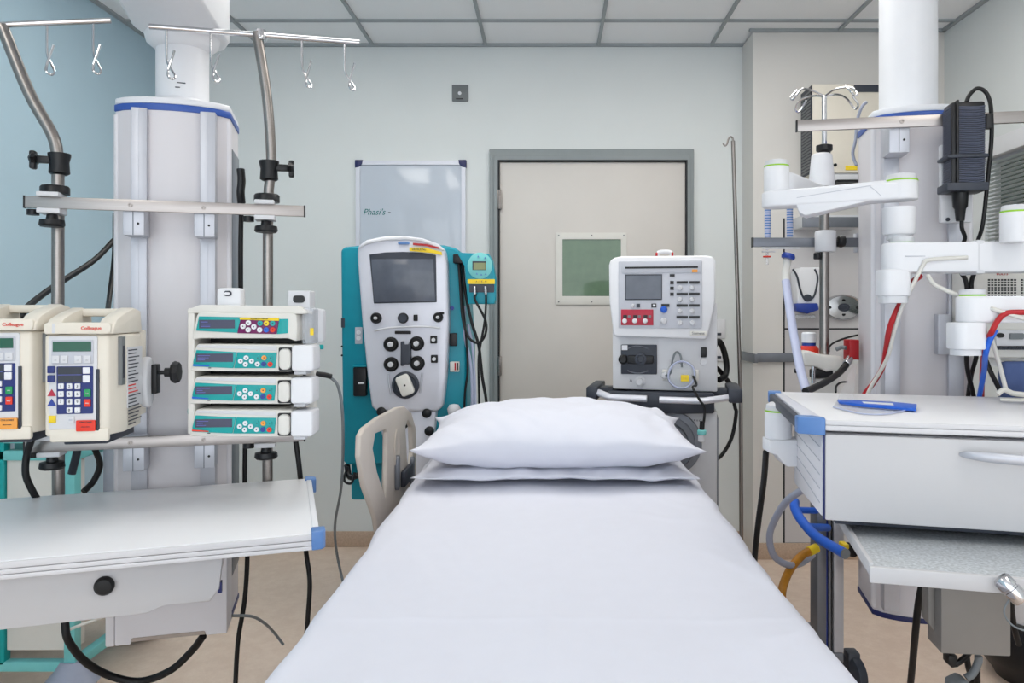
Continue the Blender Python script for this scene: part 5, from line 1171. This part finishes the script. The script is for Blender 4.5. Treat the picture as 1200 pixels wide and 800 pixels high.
# cream wall cabinet with yellow sticker
c7 = lambda vx, vy, y: W(880+vx/5.712, 80+vy/5.712, y)
YK = 3.72
t = thing('wall_cabinet', 'cream equipment cabinet with a yellow sticker and slatted dark side on the bay wall', 'cabinet', at=(c7(600, 0, YK).x, YK+.08, c7(0, 780, YK).z))
q0, q1 = c7(412, 700, YK), c7(880, 105, YK)
MB('cream').box(q0.x, q1.x, YK, YP-.003, q0.z, q1.z, b=.004).build('casing', t)
xx = q0.x; MB('charc').box(xx-.005, xx-.0005, YK+.004, YP-.003, q0.z+.0, q1.z-.006).build('dark_side', t)
s_ = MB('plateg')
for k in range(26):
    z = q0.z+.01+k*(q1.z-q0.z-.03)/26; s_.box(xx-.008, xx-.005, YK+.01, YP-.02, z, z+.008)
s_.build('grille', t)
q2, q3 = c7(632, 682, YK), c7(710, 652, YK); MB('yellow').box(q2.x, q3.x, YK-.003, YK, q2.z, q3.z).build('yellow_sticker', t)
q2 = c7(563, 648, YK); MB('black').cyl((q2.x, YK-.006, q2.z), (q2.x, YK, q2.z), .008).build('screw', t)
a_, b_ = c7(560, 760, YK), c7(715, 745, YK); MB('black').box(q0.x+.12, q1.x-.02, YK-.002, YP-.01, a_.z, b_.z).build('slot', t)
MB('gwhite').box(q0.x+.10, q1.x, YK+.01, YP-.003, c7(0, 745, YK).z, q0.z, b=.003).build('lower_tray', t)
a_, b_ = c7(686, 160, YK), c7(870, 112, YK)
MB('charc').prism([(a_.x+.012, a_.z), (b_.x, a_.z), (b_.x-.012, b_.z), (a_.x, b_.z)], YK-.006, YK+.001, b=.001).build('name_plate', t)
b5 = lambda vx, vy, y: W(880+vx/5, 180+vy/5, y)
a_, b_ = b5(300, 432, 3.74), b5(640, 360, 3.74)
t = thing('wall_shelf', 'shallow grey shelf unit under the cream cabinet', 'shelf', at=(a_.x+.2, 3.8, a_.z))
MB('gwhite').box(a_.x, b_.x, 3.74, YP-.003, a_.z, b_.z+.0, b=.003).build('shelf_body', t)
MB('aluD').box(a_.x, b_.x, 3.73, 3.742, a_.z, a_.z+.05, b=.002).build('front_edge', t)
cable('coiled_lead', [c7(775, 225, 2.385), c7(742, 260, 2.39), c7(712, 350, 2.40), c7(700, 480, 2.40), c7(682, 560, 2.40), c7(690, 610, 2.40), c7(708, 650, 2.39)], .005, 'greyh', 'grey lead hanging from a hook of the drip pole beside the right column', 'cable')

# ================================================================== POWER ADAPTER ON THE RAIL
AF = Frame((W(1135, 0, 1.90).x, 1.90), -8)
ad = lambda vx, vy, w=0: AF(1080+vx/6.667, 60+vy/6.667, w)
ad2 = lambda vx, vy, w=0: AF(1080+vx/5.714, 180+vy/5.714, w)
q0, q1 = ad(212, 0), ad(520, 0); z1 = ad(0, 400).z; z0 = ad2(0, 285).z
t = thing('power_adapter', 'ribbed black power supply strapped to the rail of the right column', 'power supply', AF, ((q0.x+q1.x)/2, .03, z0))
MB('black', AF).box(q0.x+.008, q1.x-.004, .004, .062, z0+.01, z1, b=.006).build('case', t)
rb_ = MB('rib', AF); n = 40
for k in range(n):
    z = z0+.022+(z1-z0-.03)*k/n
    xs = ad(280, 0).x
    rb_.tube([(xs, .004, z), (xs*.4+q1.x*.6, -.004, z-.004), (q1.x-.006, .004, z)], .0019, n=6, sm=3)
    rb_.box(q0.x+.006, q0.x+.010, .01, .06, z-.001, z+.0012)
rb_.build('cooling_ribs', t)
MB('black', AF).box(xs-.003, xs+.002, -.006, .01, z0+.01, z1+.002, b=.001).build('edge_ridge', t)
for vy0, vy1 in ((0, 32), (190, 250)):
    a_, b_ = ad2(165, vy1), ad2(445, vy0); MB('charc', AF).box(a_.x, b_.x, -.008, .066, a_.z, b_.z, b=.003).build('strap', t)
c = ad2(290, 300); MB('black', AF).lathe([(.010, 0), (.013, .03), (.017, .035), (.019, .07)], (c.x, .03, ad2(0, 445).z), n=4*5).build('plug', t)
MB('blackr', AF).tube([ad(350, 395, .03), ad(375, 340, .03), ad(430, 292, .03), ad(490, 310, .03), ad(530, 380, .03), ad(545, 500, .02), ad(545, 700, .02), ad2(440, 200, .03), ad2(410, 470, .03), ad2(370, 600, .05)], .0050, n=10).build('output_lead', t)
c = ad(550, 550); MB('black', AF).box(c.x-.008, c.x+.010, .012, .03, ad(0, 610).z, ad(0, 490).z, b=.003).build('ferrite', t)
MB('blackr', AF).tube([ad2(268, 440, .03), ad2(270, 500, .03), ad2(290, 560, .04), ad2(275, 605, .06)], .0050, n=10).build('input_lead', t)
# white mounting plate behind
q0, q1 = ad2(120, 465, .075), ad2(330, -60, .075)
MB('gwhite', AF).box(q0.x, q1.x, .066, .085, q0.z, q1.z, b=.003).cyl((ad2(170, 445, .07).x, .062, ad2(0, 445, .07).z), (ad2(170, 445, .07).x, .067, ad2(0, 445, .07).z), .005, m='charc').build('mounting_plate', t)

# ================================================================== MONITOR MODULE, PAD
h3 = lambda vx, vy, y: W(1080+vx/4.444, 300+vy/4.444, y)
YMM = 1.92
t = thing('monitor_module', 'white vented back of a monitoring unit behind the lowest arm, at the right edge', 'monitor', at=(h3(450, 0, YMM).x, YMM+.1, h3(0, 520, YMM).z))
q0, q1 = h3(285, 530, YMM), h3(700, 40, YMM)
MB('offw').box(q0.x, q1.x, YMM, YMM+.12, q0.z, q1.z, b=.006).build('casing', t)
v = MB('black')
for i in range(9):
    for j in range(7):
        x = h3(345+i*17, 0, YMM).x; z = h3(0, 120+j*13.5, YMM).z; v.box(x, x+.0052, YMM-.001, YMM+.002, z-.004, z)
v.build('vent_grid', t)
v = MB('black')
for i in range(5):
    for j in range(7):
        x = h3(516+i*17, 0, YMM).x; z = h3(0, 120+j*13.5, YMM).z; v.box(x, x+.0052, YMM-.001, YMM+.002, z-.004, z)
v.build('vent_grid', t)
q0, q1 = h3(375, 470, YMM), h3(690, 385, YMM); MB('gwhite').box(q0.x, q1.x, YMM-.012, YMM+.002, q0.z, q1.z, b=.002).build('connector_panel', t)
c = h3(408, 412, YMM-.012); MB('black').lathe([(.009, 0), (.008, .006), (0, .006)], (c.x, YMM-.012, c.z), (0, -1, 0), sy=.7).build('round_port', t)
q0, q1 = h3(440, 432, YMM), h3(512, 400, YMM); MB('cord').prism(rr(q0.x, q1.x, q0.z, q1.z, .004), YMM-.018, YMM-.011, b=.001).build('serial_port', t)
v = MB('charc')
for i in range(22): x = h3(378+i*11, 0, YMM).x; v.box(x, x+.003, YMM-.016, YMM-.011, h3(0, 486, YMM).z, h3(0, 466, YMM).z)
v.build('fin_strip', t)
q = h3(345, 95, YMM); v = MB('red'); v.text('VOLTS', (q.x+.035, YMM-.001, h3(0, 93, YMM).z), .010, 'red'); v.build('lettering', t)
q0, q1 = h3(340, 720, 1.98), h3(640, 540, 1.98)
o = MB('bluepad').box(q0.x, q1.x+.1, 1.90, 1.94, q0.z-.02, q1.z, b=.014, seg=3).build('folded_pad')
tag(o, 'folded blue cloth pad hanging below the vented monitoring unit', 'cloth')
# cables at the right
k3 = lambda vx, vy, y: W(870+vx/3.636, 280+vy/3.636, y)
G2 = 'leads around the right column arms'
cable('red_hose', [k3(760, 155, 1.78), k3(720, 190, 1.8), k3(680, 260, 1.82), k3(630, 370, 1.83), k3(612, 470, 1.90), k3(598, 545, 1.95), k3(560, 610, 1.985), k3(525, 655, 2.0), k3(495, 700, 2.02)], .0068, 'red', 'long red hose curving from the middle arm down to the worktop', 'hose')
cable('white_hose', [k3(958, 78, 1.755), k3(800, 88, 1.755), k3(768, 115, 1.758), k3(725, 200, 1.77), k3(680, 290, 1.80), k3(645, 400, 1.84), k3(620, 500, 1.90), k3(580, 575, 1.96), k3(550, 625, 1.98), k3(520, 690, 1.99)], .0046, 'whitec', 'white hose twisting beside the long red one on the right column', 'hose')
cable('white_lead', [k3(790, 155, 1.76), k3(820, 195, 1.74), k3(900, 232, 1.72), k3(1000, 272, 1.68), k3(1080, 302, 1.64), k3(1200, 338, 1.62), k3(1260, 345, 1.6)], .0048, 'whitec', 'white lead slanting from the middle arm to the right picture edge', 'cable')
cable('red_hose', [k3(1220, 312, 1.62), k3(1130, 315, 1.63), k3(1090, 345, 1.635), k3(1060, 400, 1.64), k3(1035, 450, 1.70), k3(1022, 560, 1.82), k3(1020, 668, 1.90), k3(1018, 720, 1.91)], .0060, 'red', 'short red hose beside the blue one behind the right worktop', 'hose')
cable('blue_hose', [k3(1080, 385, 1.642), k3(1050, 440, 1.65), k3(1035, 500, 1.67), k3(1030, 560, 1.785), k3(1010, 670, 1.872), k3(1000, 720, 1.88)], .0060, 'bluev', 'blue hose falling behind the right worktop', 'hose')
cable('black_lead', [k3(935, 145, 1.86), k3(955, 195, 1.87), k3(960, 330, 1.88), k3(955, 480, 1.88), k3(960, 560, 1.91), k3(985, 668, 1.93), k3(990, 720, 1.94)], .0055, 'blackr', 'left one of two crossing black leads below the lowest arm', 'cable')
cable('black_lead', [k3(990, 140, 1.86), k3(975, 195, 1.87), k3(985, 330, 1.88), k3(998, 480, 1.89), k3(975, 580, 1.93), k3(962, 668, 1.95), k3(960, 720, 1.96)], .0055, 'blackr', 'right one of two crossing black leads below the lowest arm', 'cable')
cable('black_lead', [k3(1040, 520, 1.86), k3(1060, 570, 1.83), k3(1095, 640, 1.80)], .0055, 'blackr', 'black lead slanting across the blue pad', 'cable')
cable('white_lead', [k3(1060, 420, 1.75), k3(1085, 500, 1.75), k3(1110, 590, 1.75), k3(1125, 650, 1.74)], .005, 'whitec', 'white lead running down across the blue pad to the clip', 'cable')
q = ray_z(1187, 466, zt2+.012)
t = thing('tube_clip', 'white plastic tubing clip lying on the right worktop at its back edge', 'clip', at=(q.x, q.y, zt2))
MB('whitec').tube([q+V((-.035, .0, .008)), q+V((-.02, .0, .018)), q+V((0, 0, .010)), q+V((.03, 0, .006)), q+V((.05, 0, -.002))], .006, n=8).build('body', t)
MB('whitec').tube([q+V((-.028, .0, -.004)), q+V((-.01, -.01, -.004)), q+V((.01, -.012, -.004)), q+V((.025, -.004, -.004)), q+V((.01, .006, -.004)), q+V((-.02, .004, -.004))], .0035, n=8).build('ring', t)
# oxygen mask with blue strip
mq = lambda vx, vy, z: ray_z(930+vx/8, 400+vy/8, z)
t = thing('face_mask_pouch', 'clear plastic pouch with a bright blue strip lying on the right worktop', 'pouch', at=(mq(700, 600, zt2).x, mq(700, 600, zt2).y, zt2))
zz_ = zt2+.006
MB('bluev').prism([(p.x, p.y) for p in (mq(412, 555, zz_), mq(620, 560, zz_), mq(960, 580, zz_), mq(1155, 598, zz_), mq(1145, 640, zz_), mq(940, 625, zz_), mq(640, 602, zz_), mq(430, 572, zz_))], zz_-.003, zz_+.003, 'z', b=.001).prism([(p.x, p.y) for p in (mq(640, 577, zz_), mq(930, 592, zz_), mq(940, 612, zz_), mq(660, 592, zz_))], zz_+.0028, zz_+.0034, 'z', m='white').build('blue_strip', t)
ed = [mq(372, 612, zt2+.003), mq(480, 640, zt2+.003), mq(640, 675, zt2+.003), mq(820, 682, zt2+.003), mq(960, 665, zt2+.003), mq(1100, 632, zt2+.003)]
MB('clearp').prism([(p.x, p.y) for p in ed]+[(p.x, p.y) for p in (mq(1150, 610, zt2+.003), mq(900, 560, zt2+.003), mq(410, 552, zt2+.003))], zt2+.001, zt2+.004, 'z').build('clear_film', t)
MB('tubew').tube(ed, .0016, n=6).build('film_edge', t)
s0, s1, s2, s3 = mq(405, 556, zt2+.004), m8(552, 225, 2.2), m8(590, 225, 2.2), m8(600, 470, 2.05)
MB('clearp').quad([s0, s1, s2, mq(560, 560, zt2+.004)]).build('clear_bag', t)

# ================================================================== POST TROLLEY WITH BLUE HANDLE (right, behind)
YPp = 2.47
t = thing('post_stand', 'aluminium post stand with a curved blue handle, beside the right side of the bed', 'stand', at=(W(969, 0, YPp).x, YPp, 0))
a0 = W(954, 600, YPp).x; a1 = W(985, 600, YPp).x; zt_p = W(0, 575, YPp).z
MB('aluD').box(a0, a0+.030, YPp-.03, YPp+.04, .16, zt_p, b=.004).box(a0+.030, a0+.036, YPp-.02, YPp+.03, .16, zt_p, m='dblue').box(a0+.036, a0+.044, YPp-.03, YPp+.04, .16, zt_p, b=.002).box(a0+.046, a0+.050, YPp-.02, YPp+.03, .16, zt_p, m='black').box(a0+.052, a1, YPp-.03, YPp+.04, .16, zt_p, b=.004, m='alu').box(a0+.044, a0+.053, YPp-.0, YPp+.04, .16, zt_p).build('post', t)
b6 = lambda vx, vy, y: W(900+vx/5.714, 560+vy/5.714, y)
MB('bluev').tube([b6(180, 160, 2.44), b6(180, 200, 2.40), b6(215, 270, 2.34), b6(300, 370, 2.26), b6(400, 440, 2.18), b6(515, 505, 2.10)], .0145, n=18).build('handle', t)
c = b6(515, 505, 2.10); d_ = (b6(515, 505, 2.10)-b6(400, 440, 2.18)).normalized(); MB('cord').cyl(c-d_*.003, c+d_*.004, .014).build('handle_end', t)
MB('bluev').cyl(b6(200, 214, 2.40), b6(330, 218, 2.45), .010).build('handle_stub', t)
MB('bluev').cyl(b6(270, 328, 2.32), b6(400, 332, 2.43), .0115).build('handle_stub', t)
MB('aluD').box(a0, a1, YPp-.03, YPp+.22, .125, .16, b=.006).build('base', t)
cw = W(997, 788, 2.5)
for x_, y_ in ((cw.x+.005, 2.50), (cw.x-.09, 2.66)):
    MB('charc').lathe([(0, -.02), (.05, -.02), (.062, -.014), (.065, 0), (.062, .014), (.05, .02), (0, .02)], (x_, y_, .066), (1, .25, 0), n=32).box(x_-.02, x_+.02, y_-.02, y_+.03, .07, .14, b=.006).build('castor', t)
# hoses near it
cable('grey_hose', [b6(230, 78, 2.1), b6(120, 160, 2.14), b6(40, 290, 2.2), b6(10, 400, 2.22), b6(40, 520, 2.24), b6(130, 580, 2.28), b6(220, 570, 2.36), b6(300, 515, 2.42)], .010, 'greyh', 'pale blue-grey hose looping down beside the blue handle', 'hose')
t = thing('oxygen_hose', 'amber hose with yellow fittings curving down beside the bed', 'hose', at=(b6(100, 720, 2.3).x, 2.3, 0))
MB('amber').tube([b6(290, 482, 2.36), b6(220, 525, 2.34), b6(150, 610, 2.30), b6(105, 710, 2.26), b6(90, 800, 2.22), b6(100, 900, 2.22)], .0125, n=14).build('hose', t)
MB('yellow').cyl(b6(272, 492, 2.355), b6(325, 468, 2.37), .0145).build('fitting', t)
t = thing('hose_connector', 'yellow and black hose connector between the post and the grey tray', 'connector', at=(b6(530, 0, 2.3).x, 2.3, b6(0, 520, 2.3).z))
q0, q1 = b6(488, 465, 2.3), b6(528, 432, 2.3); MB('yellow').box(q0.x, q1.x, 2.28, 2.32, q0.z, q1.z, b=.003).build('yellow_body', t)
MB('black').cyl(b6(525, 460, 2.3), b6(575, 500, 2.32), .016, b=.002).build('coupling', t)
# thin black strap down to the bed side
def z2(vx, vy, y): return W(800+vx/2.857, 380+vy/2.857, y)
cable('black_cable', [z2(279, 425, 1.87), z2(272, 520, 1.9), z2(255, 650, 1.95), z2(243, 760, 2.0), z2(236, 880, 2.05)], .0075, 'blackr', 'straight black cable hanging from the white swivel joint beside the bed', 'cable')
# cables under the right tray
f6 = lambda vx, vy, y: W(1050+vx/4.444, 620+vy/4.444, y)
cable('black_cable', [f6(135, 290, 1.6), f6(115, 400, 1.62), f6(100, 550, 1.65), f6(88, 680, 1.7), f6(76, 800, 1.75)], .0075, 'blackr', 'black cable hanging left of the grey metal box', 'cable')
t = thing('angled_plug', 'black angled plug and lead under the grey metal box', 'plug', at=(f6(290, 0, 1.55).x, 1.55, f6(0, 710, 1.55).z))
o = [f6(262, 645, 1.55), f6(312, 650, 1.55), f6(302, 695, 1.55), f6(320, 705, 1.55), f6(280, 712, 1.55), f6(262, 690, 1.55)]
MB('blackr').prism([(p.x, p.z) for p in o], 1.54, 1.565, b=.003).build('plug_body', t)
MB('blackr').tube([f6(300, 702, 1.55), f6(330, 690, 1.55), f6(365, 660, 1.56), f6(380, 640, 1.57)], .006, n=8).build('lead', t)
cable('black_cable', [f6(368, 650, 1.6), f6(375, 710, 1.6), f6(388, 760, 1.62), f6(400, 830, 1.64)], .006, 'blackr', 'left one of two black cables dropping from the grey metal box', 'cable')
cable('black_cable', [f6(426, 650, 1.6), f6(424, 720, 1.6), f6(424, 830, 1.62)], .006, 'blackr', 'right one of two black cables dropping from the grey metal box', 'cable')
t = thing('grey_plug', 'grey mains plug on a grey lead under the metal box', 'plug', at=(f6(320, 0, 1.55).x, 1.55, f6(0, 800, 1.55).z))
MB('cord').tube([f6(430, 660, 1.55), f6(428, 690, 1.55), f6(400, 750, 1.55), f6(365, 775, 1.55)], .008, n=10).build('lead', t)
o = [f6(275, 790, 1.55), f6(330, 762, 1.55), f6(360, 775, 1.55), f6(365, 800, 1.55), f6(340, 830, 1.55), f6(275, 830, 1.55)]
MB('cord').prism([(p.x, p.z) for p in o], 1.53, 1.57, b=.006).build('plug_body', t)
cable('black_cable', [f6(600, 320, 1.75), f6(603, 420, 1.76), f6(618, 520, 1.78), f6(640, 600, 1.8)], .0065, 'blackr', 'black cable below the chrome latch at the right edge', 'cable')
# white bin with black foot at far right
xb = W(1190, 0, 2.6).x
t = thing('pedal_bin', 'white bin with a black foot ring partly behind the grey box, right edge', 'bin', at=(xb+.08, 2.6, 0))
MB('white').lathe([(.17, .20), (.18, .215), (.185, .55), (.18, .56), (0, .57)], (xb+.11, 2.62, 0), n=48).build('bin_body', t)
MB('black').lathe([(.15, .0), (.16, .02), (.20, .07), (.21, .10), (.20, .20), (.185, .22), (0, .22)], (xb+.11, 2.62, 0), n=48).build('base', t)
MB('black').box(xb-.05, xb+.01, 2.36, 2.48, .008, .03, b=.006).build('pedal', t)
cable('floor_cable', [(W(1010, 0, 2.45).x, 2.45, .006), (1.1, 2.42, .006), (1.25, 2.36, .006), (1.4, 2.30, .006), (1.6, 2.3, .006)], .006, 'blackr', 'dark cable lying on the floor beside the castor of the post stand', 'cable')

# ================================================================== LEFT BACKGROUND TROLLEY
YL = 2.5
tx = lambda px, y=YL: W(px, 0, y).x
t = thing('instrument_trolley', 'aqua framed trolley with white panels behind the left worktop', 'trolley', at=(-1.8, 2.7, 0))
xR = tx(85); xLt = -2.03; yb2 = 2.95; ztop_ = W(0, 512, YL).z
def post(x, y_, m='tealL'): MB(m).box(x-.018, x+.018, y_-.018, y_+.018, .10, ztop_, b=.003).build('post', t)
for x in (xR, xLt):
    for y_ in (YL, yb2): post(x, y_)
x2 = tx(3); MB('tealP').box(x2-.016, x2+.016, YL-.016, YL+.016, .10, ztop_, b=.003).build('middle_post', t)
for z in (W(0, 512, YL).z, W(0, 532, YL).z, W(0, 778, YL).z):
    MB('tealL').box(xLt, xR, YL-.016, YL+.016, z-.018, z+.014, b=.003).build('front_bar', t)
    MB('tealL').box(xR-.016, xR+.016, YL, yb2, z-.018, z+.014, b=.003).build('side_bar', t)
    MB('tealL').box(xLt, xR, yb2-.016, yb2+.016, z-.018, z+.014, b=.003).build('rear_bar', t)
MB('offw').box(x2+.018, xR-.02, YL-.006, YL+.006, .145, W(0, 534, YL).z, b=.002).build('front_panel', t)
MB('offw').box(xLt+.02, x2-.018, YL-.006, YL+.006, .145, W(0, 534, YL).z, b=.002).build('front_panel', t)
MB('offw').box(xR-.005, xR+.004, YL+.02, YL+.06, .145, W(0, 534, YL).z, b=.001).build('corner_strip', t)
MB('offw').box(xLt, xR, YL, yb2, ztop_-.0, ztop_+.012, b=.003).build('top_shelf', t)
for x in (xR+.0, xLt+.03):
    for y_ in (YL, yb2-.02): MB('greyh').lathe([(.0, .11), (.03, .11), (.045, .08), (.07, .045), (.06, .03)], (x, y_, 0), n=24, sx=1.2).cyl((x-.02, y_, .045), (x+.02, y_, .045), .044, m='charc', b=.004).build('castor', t)
# clear crate with folders beside it
t = thing('clear_crate', 'translucent crate on the aqua trolley side rail, seen past the left drip pole', 'crate', at=(-1.42, 2.8, .55))
cx0, cx1 = xR+.03, W(150, 0, 2.7).x+.03
MB('crate').box(cx0, cx1, 2.62, 2.63, .56, .86, b=.002).box(cx0, cx0+.008, 2.62, 2.95, .56, .86).box(cx1-.008, cx1, 2.62, 2.95, .56, .86).box(cx0, cx1, 2.94, 2.95, .56, .86).box(cx0, cx1, 2.62, 2.95, .55, .562).build('walls', t)
for k in range(5):
    x = cx0+.02+k*.045
    o = MB('lav').box(x, x+.030, 2.66, 2.9, .563, .80+.012*(k % 2), b=.004).build('folder'); tag(o, 'lavender folder standing in the translucent crate', 'folder', 'folders in the translucent crate')
MB('alu').box(cx0, cx1, 2.63, 2.93, .50, .549, b=.004).build('base_plate', t)
MB('alu').box(xR+.017, cx0+.10, 2.70, 2.73, .47, .499, b=.003).box(xR+.017, cx0+.10, 2.84, 2.87, .47, .499, b=.003).build('support_bracket', t)
cable('mesh_lead', [W(82, 737, 2.46), W(95, 732, 2.46), W(115, 725, 2.5), W(128, 720, 2.6)], .005, 'whitec', 'white lead tied across the aqua trolley post near the floor', 'cable')

# ================================================================== CABLES ON THE LEFT
l5 = lambda px, py, y: W(px, py, y)
t = thing('wall_cable', 'thick black cable with a black grip, right of the left column', 'cable', at=(l5(282, 0, 2.15).x, 2.15, 0))
MB('black').tube([l5(282, 198, 2.12), l5(283, 212, 2.12), l5(282, 225, 2.12), l5(283, 238, 2.13)], .013, n=12, flat=.8).build('grip', t)
MB('blackr').tube([l5(283, 232, 2.13), l5(282, 300, 2.15), l5(283, 400, 2.2), l5(287, 500, 2.2), l5(287, 570, 2.2), l5(290, 640, 2.2), l5(287, 700, 2.2), l5(279, 750, 2.2), l5(276, 800, 2.2), l5(275, 830, 2.15)], .0065, n=10).build('flex', t)
cable('black_cable', [l5(346, 512, 2.1), l5(352, 560, 2.12), l5(358, 640, 2.3), l5(363, 680, 2.3), l5(361, 720, 2.3), l5(358, 760, 2.3)], .0070, 'blackr', 'black cable dropping behind the blue corner of the left worktop', 'cable')
cable('black_cable', [l5(135, 250, 2.40), l5(134, 300, 2.40), l5(128, 350, 2.3), l5(126, 366, 2.2)], .0075, 'blackr', 'black cable down the left edge of the left column', 'cable')
cable('black_cable', [l5(134, 281, 2.40), l5(110, 305, 2.3), l5(75, 328, 2.15), l5(50, 345, 2.05), l5(30, 362, 1.95), l5(20, 380, 1.9)], .0085, 'blackr', 'black cable sagging from the left column to behind the pumps', 'cable')
cable('black_cable', [l5(40, 508, 1.86), l5(32, 530, 1.87), l5(30, 555, 1.87), l5(38, 575, 1.88), l5(48, 592, 1.9)], .0080, 'blackr', 'black cable bowing out below the left end of the lower rail', 'cable')
cable('black_cable', [l5(104, 512, 2.0), l5(112, 528, 2.02), l5(117, 545, 2.05), l5(110, 563, 2.05), l5(98, 576, 2.02)], .0080, 'blackr', 'black cable curving below the lower rail, left of the column', 'cable')
cable('black_cable', [l5(91, 512, 2.02), l5(90, 530, 2.02), l5(84, 555, 2.02)], .010, 'charc', 'short thick dark cable behind the lower left rail', 'cable')
cable('black_cable', [l5(76, 728, 1.9), l5(80, 750, 1.9), l5(100, 775, 1.95), l5(130, 792, 2.0), l5(165, 798, 2.02), l5(200, 785, 2.02), l5(225, 762, 2.02), l5(238, 745, 2.0)], .0095, 'blackr', 'black cable hanging in a deep loop below the left worktop', 'cable')
cable('grey_lead', [l5(272, 721, 2.15), l5(295, 722, 2.2), l5(310, 730, 2.3), l5(322, 742, 2.4), l5(332, 755, 2.42)], .0042, 'cord', 'grey lead curling from the foot of the left column towards the bed', 'cable')
t = thing('pump_power_lead', 'thin grey lead with a black plug, from the pump rack down to the floor', 'cable', at=(l5(395, 0, 2.3).x, 2.3, 0))
MB('black').tube([l5(371, 438, 1.93), l5(380, 439, 1.94), l5(388, 441, 1.95)], .0085, n=12, flat=.8).build('plug', t)
MB('cord').tube([l5(386, 441, 1.95), l5(396, 452, 1.98), l5(401, 480, 2.02), l5(402, 520, 2.1), l5(400, 570, 2.2), l5(393, 610, 2.3), l5(393, 635, 2.36), l5(397, 660, 2.42), l5(404, 690, 2.4)], .0040, n=8).build('flex', t)
